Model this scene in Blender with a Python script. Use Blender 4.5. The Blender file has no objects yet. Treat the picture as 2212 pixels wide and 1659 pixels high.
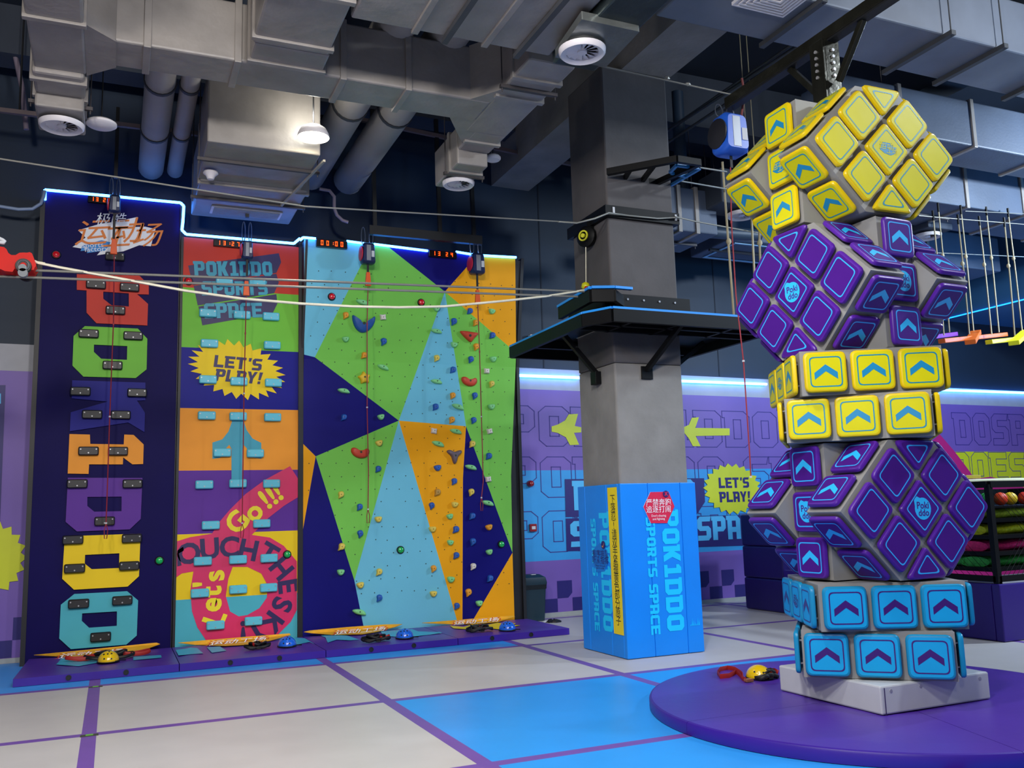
import bpy, bmesh, math, random
from mathutils import Vector, Matrix
from mathutils.geometry import tessellate_polygon
random.seed(7)
SC = bpy.context.scene
COL = SC.collection
# ---------------------------------------------------------------- camera
IMW, IMH, FPX = 2212.0, 1659.0, 1960.4
YAW, PITCH, ROLL, EYE = 0.41475, 0.141686, -0.029976, Vector((0, 0, 1.5))
FW = Vector((math.sin(YAW) * math.cos(PITCH), math.cos(YAW) * math.cos(PITCH), math.sin(PITCH)))
_r0 = Vector((math.cos(YAW), -math.sin(YAW), 0)); _u0 = _r0.cross(FW)
RT = math.cos(ROLL) * _r0 + math.sin(ROLL) * _u0
UP = -math.sin(ROLL) * _r0 + math.cos(ROLL) * _u0
cam = bpy.data.cameras.new('camera'); cam.sensor_width = 36; cam.lens = 36 * FPX / IMW
cam.clip_end = 200
camo = bpy.data.objects.new('camera', cam); COL.objects.link(camo); SC.camera = camo
_m = Matrix((RT, UP, -FW)).transposed().to_4x4(); _m.translation = EYE; camo.matrix_world = _m
SC.view_settings.view_transform = 'Standard'; SC.view_settings.look = 'None'
SC.view_settings.exposure = 0.02; SC.view_settings.gamma = 1; SC.view_settings.use_curve_mapping = False
SC.cycles.max_bounces = 6; SC.cycles.use_denoising = True

def lin(h):
    if not isinstance(h, str): return tuple(h)
    h = h.lstrip('#'); o = []
    for i in (0, 2, 4):
        c = int(h[i:i + 2], 16) / 255
        o.append(c / 12.92 if c <= .04045 else ((c + .055) / 1.055) ** 2.4)
    return tuple(o)
# ---------------------------------------------------------------- world + room lamps + added blue fill
W = bpy.data.worlds.new('world'); SC.world = W; W.use_nodes = True
W.node_tree.nodes['Background'].inputs[0].default_value = (0.36, 0.43, 0.66, 1)
W.node_tree.nodes['Background'].inputs[1].default_value = 0.30

def lamp(name, kind, loc, power, color, size=.5, tgt=None, spot=None, blend=.4, sy=None):
    l = bpy.data.lights.new(name, kind); l.energy = power; l.color = color
    if kind == 'AREA':
        l.size = size
        if sy: l.shape = 'RECTANGLE'; l.size_y = sy
    else: l.shadow_soft_size = size
    if kind == 'SPOT': l.spot_size = spot; l.spot_blend = blend
    o = bpy.data.objects.new(name, l); COL.objects.link(o); o.location = loc
    if tgt is not None:
        o.rotation_euler = (Vector(tgt) - Vector(loc)).to_track_quat('-Z', 'Y').to_euler()
    return o
WARM, NEUT, COOL = (1, .93, .85), (1, .97, .95), (.62, .8, 1)
# high-bay lamps of the hall, in rows above and behind the viewpoint
lamp('highbay_lamp', 'AREA', (-1.6, 1.5, 5.0), 200, WARM, .5, (-.3, 9, 1.6))
lamp('highbay_lamp', 'AREA', (1.0, 2.2, 5.1), 215, NEUT, .5, (3.4, 9, 1.4))
lamp('highbay_lamp', 'SPOT', (-.6, 4.7, 5.25), 330, WARM, .2, (-.6, 5.8, 0), math.radians(125), .6)
lamp('highbay_lamp', 'SPOT', (2.6, 4.4, 5.25), 330, NEUT, .2, (2.6, 5.6, 0), math.radians(125), .6)
lamp('highbay_lamp', 'AREA', (5.3, 4.4, 7.2), 210, NEUT, .35, (5.2, 6, 0))
lamp('highbay_lamp', 'AREA', (9.2, 2.6, 6.8), 230, (.84, .92, 1), .4, (7.4, 8, 0))
lamp('highbay_lamp', 'AREA', (12.5, 5.5, 5.6), 420, (.72, .86, 1), .5, (9, 12, .5))
lamp('highbay_lamp', 'AREA', (-2.0, -3.0, 5.4), 120, WARM, .8, (2, 6, 1.0))
lamp('blue_fill_lamp', 'AREA', (15.0, 7.0, 4.4), 120, (.10, .42, 1), .8, (9, 11, 6))  # added lamp out of view, washes the right-hand ceiling blue
lamp('blue_fill_lamp', 'AREA', (11.0, 2.0, 4.6), 50, (.2, .5, 1), .8, (7.6, 9, 6.5))  # second added lamp out of view, blue tint for column and ducts

# ---------------------------------------------------------------- pixel rays of the photograph -> points on real planes
def ray(x, y): return (x - IMW / 2) / FPX * RT - (y - IMH / 2) / FPX * UP + FW
def onz(x, y, z=0.0):
    d = ray(x, y); return EYE + d * ((z - EYE.z) / d.z)
def ony(x, y, Y):
    d = ray(x, y); return EYE + d * (Y / d.y)
def onx(x, y, X):
    d = ray(x, y); return EYE + d * (X / d.x)
WS = .035
def wall_y(x): return 12.0 + WS * x
def onw(x, y, off=0.0):
    d = ray(x, y); return EYE + d * ((12.0 - off) / (d.y - WS * d.x))
YP = 11.6
def yprof(z):
    return YP - (0.30 * max(0, z - 3.55) / 1.6 if z > 3.55 else 0)
def onp3(x, y, off=0.0):
    Y = YP
    for _ in range(6):
        p = ony(x, y, Y - off); Y = yprof(p.z)
    return ony(x, y, Y - off)

# ---------------------------------------------------------------- materials
MATS = {}
def mat(name, col, rough=.5, metal=0.0, vary=.06, scale=6.0, bump=0.0, bscale=30.0, emit=0.0, ecol=None, coat=0.0, spec=.5, alpha=None, trans=0):
    if name in MATS: return MATS[name]
    m = bpy.data.materials.new(name); m.use_nodes = True; nt = m.node_tree
    b = nt.nodes['Principled BSDF']; c = lin(col)
    b.inputs['Base Color'].default_value = (*c, 1)
    b.inputs['Roughness'].default_value = rough; b.inputs['Metallic'].default_value = metal
    b.inputs['Specular IOR Level'].default_value = spec
    if coat: b.inputs['Coat Weight'].default_value = coat; b.inputs['Coat Roughness'].default_value = .15
    if emit:
        b.inputs['Emission Color'].default_value = (*lin(ecol or col), 1); b.inputs['Emission Strength'].default_value = emit
    if trans: b.inputs['Transmission Weight'].default_value = trans
    if alpha is not None: b.inputs['Alpha'].default_value = alpha
    if vary or bump:
        tc = nt.nodes.new('ShaderNodeTexCoord')
    if vary:
        n = nt.nodes.new('ShaderNodeTexNoise'); n.inputs['Scale'].default_value = scale; n.inputs['Detail'].default_value = 5
        r = nt.nodes.new('ShaderNodeValToRGB'); r.color_ramp.elements[0].position = .3; r.color_ramp.elements[1].position = .7
        r.color_ramp.elements[0].color = (*[x * (1 - vary) for x in c], 1); r.color_ramp.elements[1].color = (*[min(1, x * (1 + vary)) for x in c], 1)
        nt.links.new(tc.outputs['Object'], n.inputs['Vector']); nt.links.new(n.outputs['Fac'], r.inputs['Fac']); nt.links.new(r.outputs['Color'], b.inputs['Base Color'])
    if bump:
        n2 = nt.nodes.new('ShaderNodeTexNoise'); n2.inputs['Scale'].default_value = bscale; n2.inputs['Detail'].default_value = 4
        bp = nt.nodes.new('ShaderNodeBump'); bp.inputs['Strength'].default_value = bump; bp.inputs['Distance'].default_value = .02
        nt.links.new(tc.outputs['Object'], n2.inputs['Vector']); nt.links.new(n2.outputs['Fac'], bp.inputs['Height']); nt.links.new(bp.outputs['Normal'], b.inputs['Normal'])
    MATS[name] = m; return m

# ---------------------------------------------------------------- mesh builder
class MB:
    def __init__(s): s.v = []; s.f = []; s.m = []; s.mats = []
    def mi(s, m):
        if m not in s.mats: s.mats.append(m)
        return s.mats.index(m)
    def add(s, vs, fs, m):
        b = len(s.v); s.v += [Vector(v) for v in vs]; k = s.mi(m)
        for f in fs: s.f.append([b + i for i in f]); s.m.append(k)
        return s
    def poly(s, pts, m): return s.add(pts, [list(range(len(pts)))], m)
    def holes(s, loops, m):
        loops = [[Vector(p) for p in l] for l in loops]
        t = tessellate_polygon(loops); fl = [p for l in loops for p in l]
        return s.add(fl, [list(x) for x in t], m)
    def box(s, lo, hi, m):
        a, b = Vector(lo), Vector(hi)
        vs = [(x, y, z) for x in (a.x, b.x) for y in (a.y, b.y) for z in (a.z, b.z)]
        return s.add(vs, [(0, 1, 3, 2), (4, 6, 7, 5), (0, 4, 5, 1), (2, 3, 7, 6), (0, 2, 6, 4), (1, 5, 7, 3)], m)
    def obox(s, c, e, ux, uy, uz, m):
        c = Vector(c); vs = [c + ux * (i * e[0] / 2) + uy * (j * e[1] / 2) + uz * (k * e[2] / 2) for i in (-1, 1) for j in (-1, 1) for k in (-1, 1)]
        return s.add(vs, [(0, 1, 3, 2), (4, 6, 7, 5), (0, 4, 5, 1), (2, 3, 7, 6), (0, 2, 6, 4), (1, 5, 7, 3)], m)
    def bar(s, p0, p1, w, h, m, up=(0, 0, 1)):
        p0, p1 = Vector(p0), Vector(p1); d = (p1 - p0); L = d.length; d.normalize(); u = Vector(up)
        if abs(d.dot(u)) > .98: u = Vector((1, 0, 0))
        sd = d.cross(u).normalized(); u = sd.cross(d)
        return s.obox((p0 + p1) / 2, (L, w, h), d, sd, u, m)
    def slab(s, loops, vec, m, side=None):
        """polygon loops (outer, holes) extruded along vec"""
        vec = Vector(vec); loops = [[Vector(p) for p in l] for l in loops]
        t = tessellate_polygon(loops); fl = [p for l in loops for p in l]
        s.add(fl, [list(x) for x in t], m); s.add([p + vec for p in fl], [list(reversed(x)) for x in t], m)
        for l in loops:
            n = len(l); s.add(l + [p + vec for p in l], [(i, (i + 1) % n, n + (i + 1) % n, n + i) for i in range(n)], side or m)
        return s
    def rings(s, rs, m, cap0=True, cap1=True, closed=True):
        n = len(rs[0]); vs = [p for r in rs for p in r]; fs = []
        for k in range(len(rs) - 1):
            for i in range(n if closed else n - 1):
                j = (i + 1) % n; fs.append((k * n + i, k * n + j, (k + 1) * n + j, (k + 1) * n + i))
        if cap0: fs.append(list(reversed(range(n))))
        if cap1: fs.append([(len(rs) - 1) * n + i for i in range(n)])
        return s.add(vs, fs, m)
    def cyl(s, p0, p1, r, m, n=12, r2=None, caps=True):
        p0, p1 = Vector(p0), Vector(p1); d = (p1 - p0).normalized(); a = d.orthogonal().normalized(); b = d.cross(a)
        r2 = r if r2 is None else r2
        f = lambda p, q: [p + (a * math.cos(2 * math.pi * i / n) + b * math.sin(2 * math.pi * i / n)) * q for i in range(n)]
        return s.rings([f(p0, r), f(p1, r2)], m, caps, caps)
    def tube(s, path, r, m, n=6, closed=False, flat=None):
        P = [Vector(p) for p in path]; rs = []; L = len(P); pa = None
        for i in range(L):
            if closed: t = P[(i + 1) % L] - P[i - 1]
            else: t = P[min(L - 1, i + 1)] - P[max(0, i - 1)]
            t.normalize()
            if pa is None: pa = t.orthogonal().normalized() if flat is None else (Vector(flat) - t * t.dot(Vector(flat))).normalized()
            pa = (pa - t * t.dot(pa)).normalized(); b = t.cross(pa)
            ra, rb = r if isinstance(r, tuple) else (r, r)
            rs.append([P[i] + pa * math.cos(2 * math.pi * k / n) * ra + b * math.sin(2 * math.pi * k / n) * rb for k in range(n)])
        if closed: rs.append(rs[0])
        return s.rings(rs, m, not closed, not closed)
    def lathe(s, prof, o, m, ax=(0, 0, 1), n=24, caps=(False, False)):
        ax = Vector(ax).normalized(); a = ax.orthogonal().normalized(); b = ax.cross(a); o = Vector(o)
        rs = [[o + ax * h + (a * math.cos(2 * math.pi * i / n) + b * math.sin(2 * math.pi * i / n)) * max(r, 1e-4) for i in range(n)] for r, h in prof]
        return s.rings(rs, m, *caps)
    def text(s, txt, o, ux, uy, size, m, align='CENTER', off=0.0, depth=0.0, sx=1.0, shear=0.0, bold=0.0):
        cu = bpy.data.curves.new('t', 'FONT'); cu.body = txt; cu.size = size; cu.align_x = align; cu.align_y = 'CENTER'; cu.shear = shear
        cu.offset = bold; cu.resolution_u = 3
        ob = bpy.data.objects.new('t', cu); COL.objects.link(ob)
        bpy.context.view_layer.update()
        me = ob.to_mesh(); ux, uy = Vector(ux).normalized(), Vector(uy).normalized(); nn = ux.cross(uy); o = Vector(o)
        vs = [o + ux * (v.co.x * sx) + uy * v.co.y + nn * off for v in me.vertices]
        s.add(vs, [list(p.vertices) for p in me.polygons], m)
        ob.to_mesh_clear(); bpy.data.objects.remove(ob); bpy.data.curves.remove(cu)
        return s
    def build(s, name, parent=None, origin=None, smooth=None, bevel=None, bseg=2, recalc=True):
        me = bpy.data.meshes.new(name)
        if parent is not None: o0 = parent.get('_o') and Vector(parent['_o']) or Vector((0, 0, 0))
        elif origin is not None: o0 = Vector(origin)
        else:
            xs = [v.x for v in s.v]; ys = [v.y for v in s.v]; zs = [v.z for v in s.v]
            o0 = Vector(((min(xs) + max(xs)) / 2, (min(ys) + max(ys)) / 2, min(zs)))
        me.from_pydata([tuple(v - o0) for v in s.v], [], s.f); me.update()
        for m in s.mats: me.materials.append(m)
        me.polygons.foreach_set('material_index', s.m)
        if recalc:
            bm = bmesh.new(); bm.from_mesh(me); bmesh.ops.recalc_face_normals(bm, faces=bm.faces); bm.to_mesh(me); bm.free()
        if smooth:
            me.polygons.foreach_set('use_smooth', [True] * len(me.polygons)); me.set_sharp_from_angle(angle=math.radians(smooth))
        o = bpy.data.objects.new(name, me); COL.objects.link(o)
        if parent is not None: o.parent = parent
        else: o.location = o0
        o['_o'] = tuple(o0)
        if bevel:
            b = o.modifiers.new('bevel', 'BEVEL'); b.width = bevel; b.segments = bseg; b.limit_method = 'ANGLE'; b.angle_limit = math.radians(40)
        return o
def thing(name, label, cat, loc, group=None):
    o = bpy.data.objects.new(name, None); COL.objects.link(o); o.location = loc; o.empty_display_size = .1
    o['_o'] = tuple(loc); o['label'] = label; o['category'] = cat
    if group: o['group'] = group
    return o
def tag(o, label, cat, group=None, kind=None):
    o['label'] = label; o['category'] = cat
    if group: o['group'] = group
    if kind: o['kind'] = kind
    return o
def struct(mb, name, **k):
    o = mb.build(name, **k); o['kind'] = 'structure'; return o

# ---------------------------------------------------------------- polygons helpers
def inset(pts, d):
    """inset a convex counter-clockwise 2-D polygon"""
    n = len(pts); out = []
    A = sum(pts[i][0] * pts[(i + 1) % n][1] - pts[(i + 1) % n][0] * pts[i][1] for i in range(n))
    if A < 0: pts = pts[::-1]
    for i in range(n):
        p0, p1, p2 = [Vector(pts[(i + k) % n]) for k in (-1, 0, 1)]
        e1, e2 = (p1 - p0).normalized(), (p2 - p1).normalized()
        n1, n2 = Vector((-e1.y, e1.x)), Vector((-e2.y, e2.x))
        b = (n1 + n2).normalized(); out.append(p1 + b * (d / max(.2, b.dot(n1))))
    return [tuple(p) for p in out]
def rpoly(pts, r, seg=4):
    """rounded convex polygon"""
    n = len(pts); out = []
    for i in range(n):
        p0, p1, p2 = [Vector(pts[(i + k) % n]) for k in (-1, 0, 1)]
        a, b = (p0 - p1).normalized(), (p2 - p1).normalized()
        ang = a.angle(b); t = min(r / math.tan(ang / 2), (p0 - p1).length * .45, (p2 - p1).length * .45)
        q0, q2 = p1 + a * t, p1 + b * t
        for k in range(seg + 1):
            u = k / seg; out.append(tuple((q0 * (1 - u) * (1 - u) + p1 * 2 * u * (1 - u) + q2 * u * u)))
    return out
def fr(o, ux, uy):
    o, ux, uy = Vector(o), Vector(ux), Vector(uy); nn = ux.cross(uy).normalized()
    return lambda p, h=0.0: o + ux * p[0] + uy * p[1] + nn * h
# block alphabet, 4 x 6 units
_P = [(0, 0), (1.45, 0), (1.45, 2.1), (3.2, 2.1), (4, 2.9), (4, 5.2), (3.2, 6), (-.35, 6), (-.35, 4.9), (0, 4.9)]
_HP = [(1.45, 3.3), (2.6, 3.3), (2.6, 4.7), (1.45, 4.7)]
GL = {
 'P': [_P, _HP],
 'O': [[(.9, 0), (3.1, 0), (4, .9), (4, 5.1), (3.1, 6), (.9, 6), (0, 5.1), (0, .9)], [(1.4, 1.5), (2.6, 1.5), (2.6, 4.5), (1.4, 4.5)]],
 'K': [[(0, 0), (1.4, 0), (1.4, 2.2), (2.4, 0), (4, 0), (2.8, 3.1), (4, 6), (2.4, 6), (1.4, 3.9), (1.4, 6), (-.35, 6), (-.35, 4.9), (0, 4.9)]],
 '1': [[(.2, 0), (3.4, 0), (3.4, 1.2), (2.5, 1.2), (2.5, 6), (1, 6), (.2, 5.2), (.2, 4.3), (1.1, 4.3), (1.1, 1.2), (.2, 1.2)]],
 'D': [[(0, 0), (3.1, 0), (4, .9), (4, 5.1), (3.1, 6), (-.35, 6), (-.35, 4.9), (0, 4.9)], [(1.4, 1.4), (2.6, 1.4), (2.6, 4.6), (1.4, 4.6)]],
 'S': [[(0, 0), (3.2, 0), (4, .8), (4, 2.9), (3.3, 3.6), (1.4, 3.6), (1.4, 4.75), (3.8, 4.75), (4.1, 6), (.8, 6), (0, 5.2), (0, 3.1), (.7, 2.4), (2.6, 2.4), (2.6, 1.25), (.1, 1.25)]],
 'R': [[(0, 0), (1.4, 0), (1.4, 2.2), (1.9, 2.2), (2.5, 0), (4, 0), (3.4, 2.4), (4, 3), (4, 5.2), (3.2, 6), (-.35, 6), (-.35, 4.9), (0, 4.9)], _HP],
 'T': [[(1.3, 0), (2.7, 0), (2.7, 4.7), (4.1, 4.7), (4.1, 6), (-.1, 6), (-.1, 4.7), (1.3, 4.7)]],
 'A': [[(0, 0), (1.4, 0), (1.4, 1.8), (2.6, 1.8), (2.6, 0), (4, 0), (4, 5.1), (3.1, 6), (-.35, 6), (-.35, 4.9), (0, 4.9)], [(1.4, 3.1), (2.6, 3.1), (2.6, 4.7), (1.4, 4.7)]],
 'C': [[(.9, 0), (4, 0), (4, 1.3), (1.4, 1.3), (1.4, 4.7), (4, 4.7), (4, 6), (.9, 6), (0, 5.1), (0, .9)]],
 'E': [[(0, 0), (4, 0), (4, 1.3), (1.4, 1.3), (1.4, 2.4), (3.6, 2.4), (3.6, 3.6), (1.4, 3.6), (1.4, 4.7), (4, 4.7), (4, 6), (-.35, 6), (-.35, 4.9), (0, 4.9)]],
 'L': [[(0, 0), (4, 0), (4, 1.4), (1.4, 1.4), (1.4, 6), (0, 6)]],
 'Y': [[(1.3, 0), (2.7, 0), (2.7, 2.4), (4.2, 6), (2.8, 6), (2, 3.9), (1.2, 6), (-.2, 6), (1.3, 2.4)]],
 "'": [[(.6, 4.2), (1.5, 4.2), (1.9, 6), (.6, 6)]],
 '!': [[(.5, 2), (1.5, 2), (2, 6), (.5, 6)], 'N', [(.4, 0), (1.6, 0), (1.6, 1.3), (.4, 1.3)]],
}
ADV = {"'": 2.3, '!': 2.2, ' ': 2.6, '1': 3.9}
def word_width(t): return sum(ADV.get(c, 4.55) for c in t) - .5
def block_word(mb, t, F, h, m, off=.002, depth=0, sx=1.0, outline=None, center=True, shear=0.0, flip=False):
    """letters from GL on frame F, cap height h"""
    k = h / 6; x = -word_width(t) / 2 if center else 0
    for c in t:
        if c in GL:
            groups = [[]]
            for g in GL[c]:
                if g == 'N': groups.append([])
                else: groups[-1].append(g)
            for g in groups:
                L = [[((x + p[0] + shear * p[1]) * k * sx, (p[1] - 3) * k) for p in l] for l in g]
                if outline:
                    for l in L:
                        for i in range(len(l)):
                            a, b = Vector(l[i]), Vector(l[(i + 1) % len(l)]); e = (b - a).normalized(); nn = Vector((-e.y, e.x)) * outline / 2; e = e * outline / 2
                            mb.poly([F(tuple(q), off) for q in (a - e - nn, b + e - nn, b + e + nn, a - e + nn)], m)
                elif depth: mb.slab([[F(p, off) for p in l] for l in L], F((0, 0), off + depth) - F((0, 0), off), m)
                else: mb.holes([[F(p, off) for p in l] for l in L], m)
        x += ADV.get(c, 4.55)
def burst(cx, cy, rx, ry, n, k=.82, rot=0):
    o = []
    for i in range(2 * n):
        a = math.pi * i / n; q = 1 if i % 2 == 0 else k; x, y = rx * q * math.cos(a), ry * q * math.sin(a)
        o.append((cx + x * math.cos(rot) - y * math.sin(rot), cy + x * math.sin(rot) + y * math.cos(rot)))
    return o
def crop(pts, ox, oy, k): return [(ox + a * k, oy + b * k) for a, b in pts]
C1 = lambda p: crop(p, 0, 380, .31339)
C2 = lambda p: crop(p, 0, 880, .37373)
C3 = lambda p: crop(p, 620, 460, .26523)
C4 = lambda p: crop(p, 620, 880, .32553)
C5 = lambda p: crop(p, 1100, 380, .30136)
C6 = lambda p: crop(p, 1100, 860, .34965)
# ================================================================ FLOOR
M_white = mat('floor_white', 'b8b5b4', .42, vary=.035, scale=3, bump=.05, bscale=5)
M_blue = mat('floor_blue', '2c96ea', .36, vary=.03, scale=3, bump=.05, bscale=5)
M_line = mat('floor_line', '6c4a9e', .42, vary=.04)
XL = [-.112 + 2.235 * k for k in range(-6, 10)]; YL = [5.36 + 2.207 * k for k in range(-5, 4)]
mb = MB(); xs = [-16.] ; ys = [-8.]
for x in XL: xs += [x - .05, x + .05]
for y in YL: ys += [y - .05, y + .05]
xs.append(24.); ys.append(13.2)
BLUECELL = {(-2, 3), (-1, 3), (0, 3), (1, 3), (2, 3), (2, 1), (3, 1), (2, 0), (3, 0), (2, -1), (3, -1), (4, -1)}
for i in range(len(xs) - 1):
    for j in range(len(ys) - 1):
        if i % 2 or j % 2:
            m = M_line
        else:
            m = M_blue if (i // 2 - 6, j // 2 - 5) in BLUECELL else M_white
        mb.poly([(xs[i], ys[j], 0), (xs[i + 1], ys[j], 0), (xs[i + 1], ys[j + 1], 0), (xs[i], ys[j + 1], 0)], m)
struct(mb, 'floor', recalc=False)
# small floor marker dots at two crossings
for k, (x, y) in enumerate([(206.5, 1484), (193, 1589)]):
    p = onz(x, y); mb = MB(); g = mat('marker_green', '63a844', .5); dk = mat('marker_dark', '3b4034', .5)
    mb.obox(p + Vector((0, 0, .002)), (.12, .06, .004), Vector((1, 0, 0)), Vector((0, 1, 0)), Vector((0, 0, 1)), dk)
    mb.obox(p + Vector((0, 0, .006)), (.05, .03, .004), Vector((1, 0, 0)), Vector((0, 1, 0)), Vector((0, 0, 1)), g)
    tag(mb.build('floor_socket'), ['small dark floor socket on the purple line, close to the long wall mat', 'small dark floor socket at the nearer crossing of purple lines'][k], 'socket', 'floor sockets on the left purple line')

# ================================================================ BACK WALL WITH MURAL
M_pur = mat('wall_purple', '7458ae', .5, vary=.04, scale=1.5, bump=.05, bscale=3)
M_nav = mat('wall_navy_upper', '10263c', .6, vary=.15, scale=.8, bump=.05)
M_band = mat('wall_white_band', 'a9abb2', .6, vary=.05)
M_sky = mat('mural_blue', '2f9ade', .5, vary=.03)
M_ink = mat('mural_navy', '20176c', .5, vary=.03)
M_yel = mat('mural_yellow', 'cfd71e', .5, vary=.03)
M_cyn = mat('mural_cyan', '4fb9ee', .5, vary=.03)
M_mag = mat('mural_magenta', 'c01b78', .5, vary=.03)
M_out = mat('mural_outline', '3a2d85', .6, vary=0)
M_skirt = mat('skirting_grey', '9aa0a0', .6, vary=.08)
WN = Vector((WS, -1, 0)).normalized()
def wp(x, z, off=0): return Vector((x, wall_y(x) - off, z))
mb = MB()
def wrect(x0, x1, z0, z1, m, off=0): mb.poly([wp(x0, z0, off), wp(x1, z0, off), wp(x1, z1, off), wp(x0, z1, off)], m)
wrect(-9, 22, 3.65, 7.6, M_nav); wrect(-9, 22, 3.33, 3.65, M_band)
wrect(-9, 22, 2.12, 3.33, M_pur); wrect(-9, 22, 0, .8, M_pur)
wrect(-9, 1, .8, 2.12, M_pur); wrect(1, 12.4, .8, 2.12, M_sky); wrect(12.4, 22, .8, 2.12, M_pur)
wrect(12.6, 20, .3, 2.42, M_yel, .002)
for k in range(-6, 30):
    x = .5 * k; c = .07
    mb.poly([wp(x, .25, .003), wp(x + .25 - c, .25, .003), wp(x + .25, .25 + c, .003), wp(x + .25, .5, .003), wp(x, .5, .003)], M_ink)
    wrect(x + .25, x + .5, .06, .25, M_ink, .003)
def wF(x, z): return fr(wp(x, z), (1, WS, 0), (0, 0, 1))
for z, t0 in ((2.78, 'POPOKIDDO SPORTS'), (2.02, 'POKIDDO SPACE PO'), (1.22, 'PODOKIDDO SPORTS')):
    block_word(mb, t0.replace('I', '1'), wF(5.2, z), .6, M_out, .004, sx=1.3, outline=.012, center=False)
block_word(mb, 'DOSPORTS', wF(14.75, 2.86), .62, M_out, .004, sx=1.15, outline=.012, center=False)
block_word(mb, 'DOESPORT', wF(14.6, 2.1), .62, M_out, .005, sx=1.15, outline=.012, center=False)
def wpoly(pts, m, off=.006): mb.holes([[onw(x, y, off) for x, y in pts]], m)
wpoly([(1220, 1035), (1521, 1033), (1523, 1084), (1505, 1112), (1222, 1117)], M_ink)
wpoly([(1222, 1120), (1690, 1111), (1690, 1176), (1224, 1191)], M_ink)
block_word(mb, 'POK1DDO', wF(7.45, 1.74), .44, M_cyn, .009, sx=.99)
for t, pa, pb in (('SPORTS', 1232, 1492), ('SPACE', 1507, 1662)):
    a, b = onw(pa, 1160), onw(pb, 1147); block_word(mb, t, wF((a.x + b.x) / 2, 1.17), .38, M_cyn, .009, sx=(b.x - a.x) / (word_width(t) * .38 / 6))
head = [(262, 175), (300, 163), (345, 138), (368, 100), (425, 97), (405, 172), (445, 180), (445, 212), (400, 214), (432, 288), (375, 290), (350, 242), (300, 215), (262, 207)]
wpoly(C6(head + []), M_yel)
wpoly(C6([(1040, 190), (1080, 178), (1110, 165), (1128, 122), (1172, 118), (1150, 184), (1362, 187), (1362, 230), (1152, 234), (1182, 297), (1135, 297), (1110, 250), (1080, 212), (1040, 205)]), M_yel)
c = onw(1582, 1056); mb.holes([[wF(c.x, c.z)(p, .012) for p in burst(0, 0, .6, .42, 22, .86, -.04)]], M_yel)
block_word(mb, "LET'S", wF(c.x + .03, c.z + .1), .17, M_ink, .016, sx=1.1)
block_word(mb, "PLAY!", wF(c.x + .03, c.z - .13), .17, M_ink, .016, sx=1.1)
# left end of the wall, left of the climbing panels
wpoly([(-90, 832), (12, 832), (0, 1130), (-100, 1130)], M_ink); wpoly([(-20, 850), (2, 850), (2, 872), (-20, 872)], M_cyn, .009)
c = onw(-32, 1208); mb.holes([[wF(c.x, c.z)(p, .012) for p in burst(0, 0, .42, .44, 20, .85)]], M_yel)
wpoly([(2030, 938), (2062, 975), (2085, 1005), (2106, 1034), (2140, 1030), (2175, 1038), (2215, 1054), (2260, 1080), (2260, 1330), (2040, 1330), (1960, 1000)], M_mag, .006)
wpoly([(2196, 1072), (2212, 1068), (2230, 1090), (2226, 1120), (2208, 1112), (2198, 1098)], M_yel, .009)
struct(mb, 'wall_back', recalc=False)
mb = MB(); mb.slab([[wp(-9, 0, .02), wp(22, 0, .02), wp(22, .055, .02), wp(-9, .055, .02)]], (0, .02, 0), M_skirt)
struct(mb, 'baseboard_back')
# wall seams of the dark upper wall are modelled as thin grooves
mb = MB()
for x in (5.9, 9.2, 12.6): mb.box((x, wall_y(x) - .006, 3.66), (x + .02, wall_y(x), 7.3), mat('seam_dark', '0c1a2c', .7))
struct(mb, 'trim_1')

# ================================================================ CEILING, BEAMS, COLUMN, BULKHEAD
M_ceil = mat('ceiling_dark', '15202f', .8, vary=.2, scale=1)
M_conc = mat('concrete', '7e7c79', .8, vary=.16, scale=2.2, bump=.25, bscale=14)
M_beam = mat('beam_painted', '343c49', .75, vary=.15, scale=1.2, bump=.1)
mb = MB(); mb.box((-9, -4, 7.5), (22, 13, 7.7), M_ceil); struct(mb, 'ceiling')
n = 1
for lo, hi in [((5.12, 3, 6.43), (5.75, 12.3, 7.5)), ((-5, 11.2, 6.9), (5.1, 11.6, 7.5)), ((9.3, 3, 6.7), (9.8, 12.4, 7.5)), ((13.4, 3, 6.7), (13.9, 12.5, 7.5)),
               ((5.75, 9.9, 6.75), (14, 10.4, 7.5)), ((1.0, 3, 6.8), (1.45, 12, 7.5)), ((-3.6, 3, 6.8), (-3.1, 12, 7.5)), ((-4, 6.2, 6.9), (5.1, 6.6, 7.5))]:
    n += 1; mb = MB(); mb.box(lo, hi, M_beam if n > 2 else M_conc); struct(mb, 'trim_%d' % n)
def structthing(o, label, cat):
    return tag(o, label, cat)
M_conc2 = mat('concrete_dark', '4e4b4c', .75, vary=.2, scale=1.6, bump=.2, bscale=10)
mb = MB(); mb.box((4.85, 8.295, 0), (5.70, 9.11, 3.06), M_conc); mb.box((4.848, 8.293, 3.06), (5.702, 9.112, 6.43), M_conc2); o = mb.build('concrete_column', bevel=.02)
tag(o, 'square grey concrete column rising through the blue padded box', 'column')
M_bulk = mat('bulkhead_blue', '33628c', .45, vary=.12, scale=.7)
mb = MB(); mb.box((14.65, 5, 4.97), (21, 12.62, 7.5), M_bulk); struct(mb, 'wall_right')

def led(name, p0, p1, r, strength, label, group='blue light tubes', col='2a9dff', parts=True):
    E = mat('led_%s_%g' % (col, strength), col, .3, vary=0, emit=strength)
    mb = MB(); mb.cyl(p0, p1, r, E, 8)
    return mb
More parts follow.
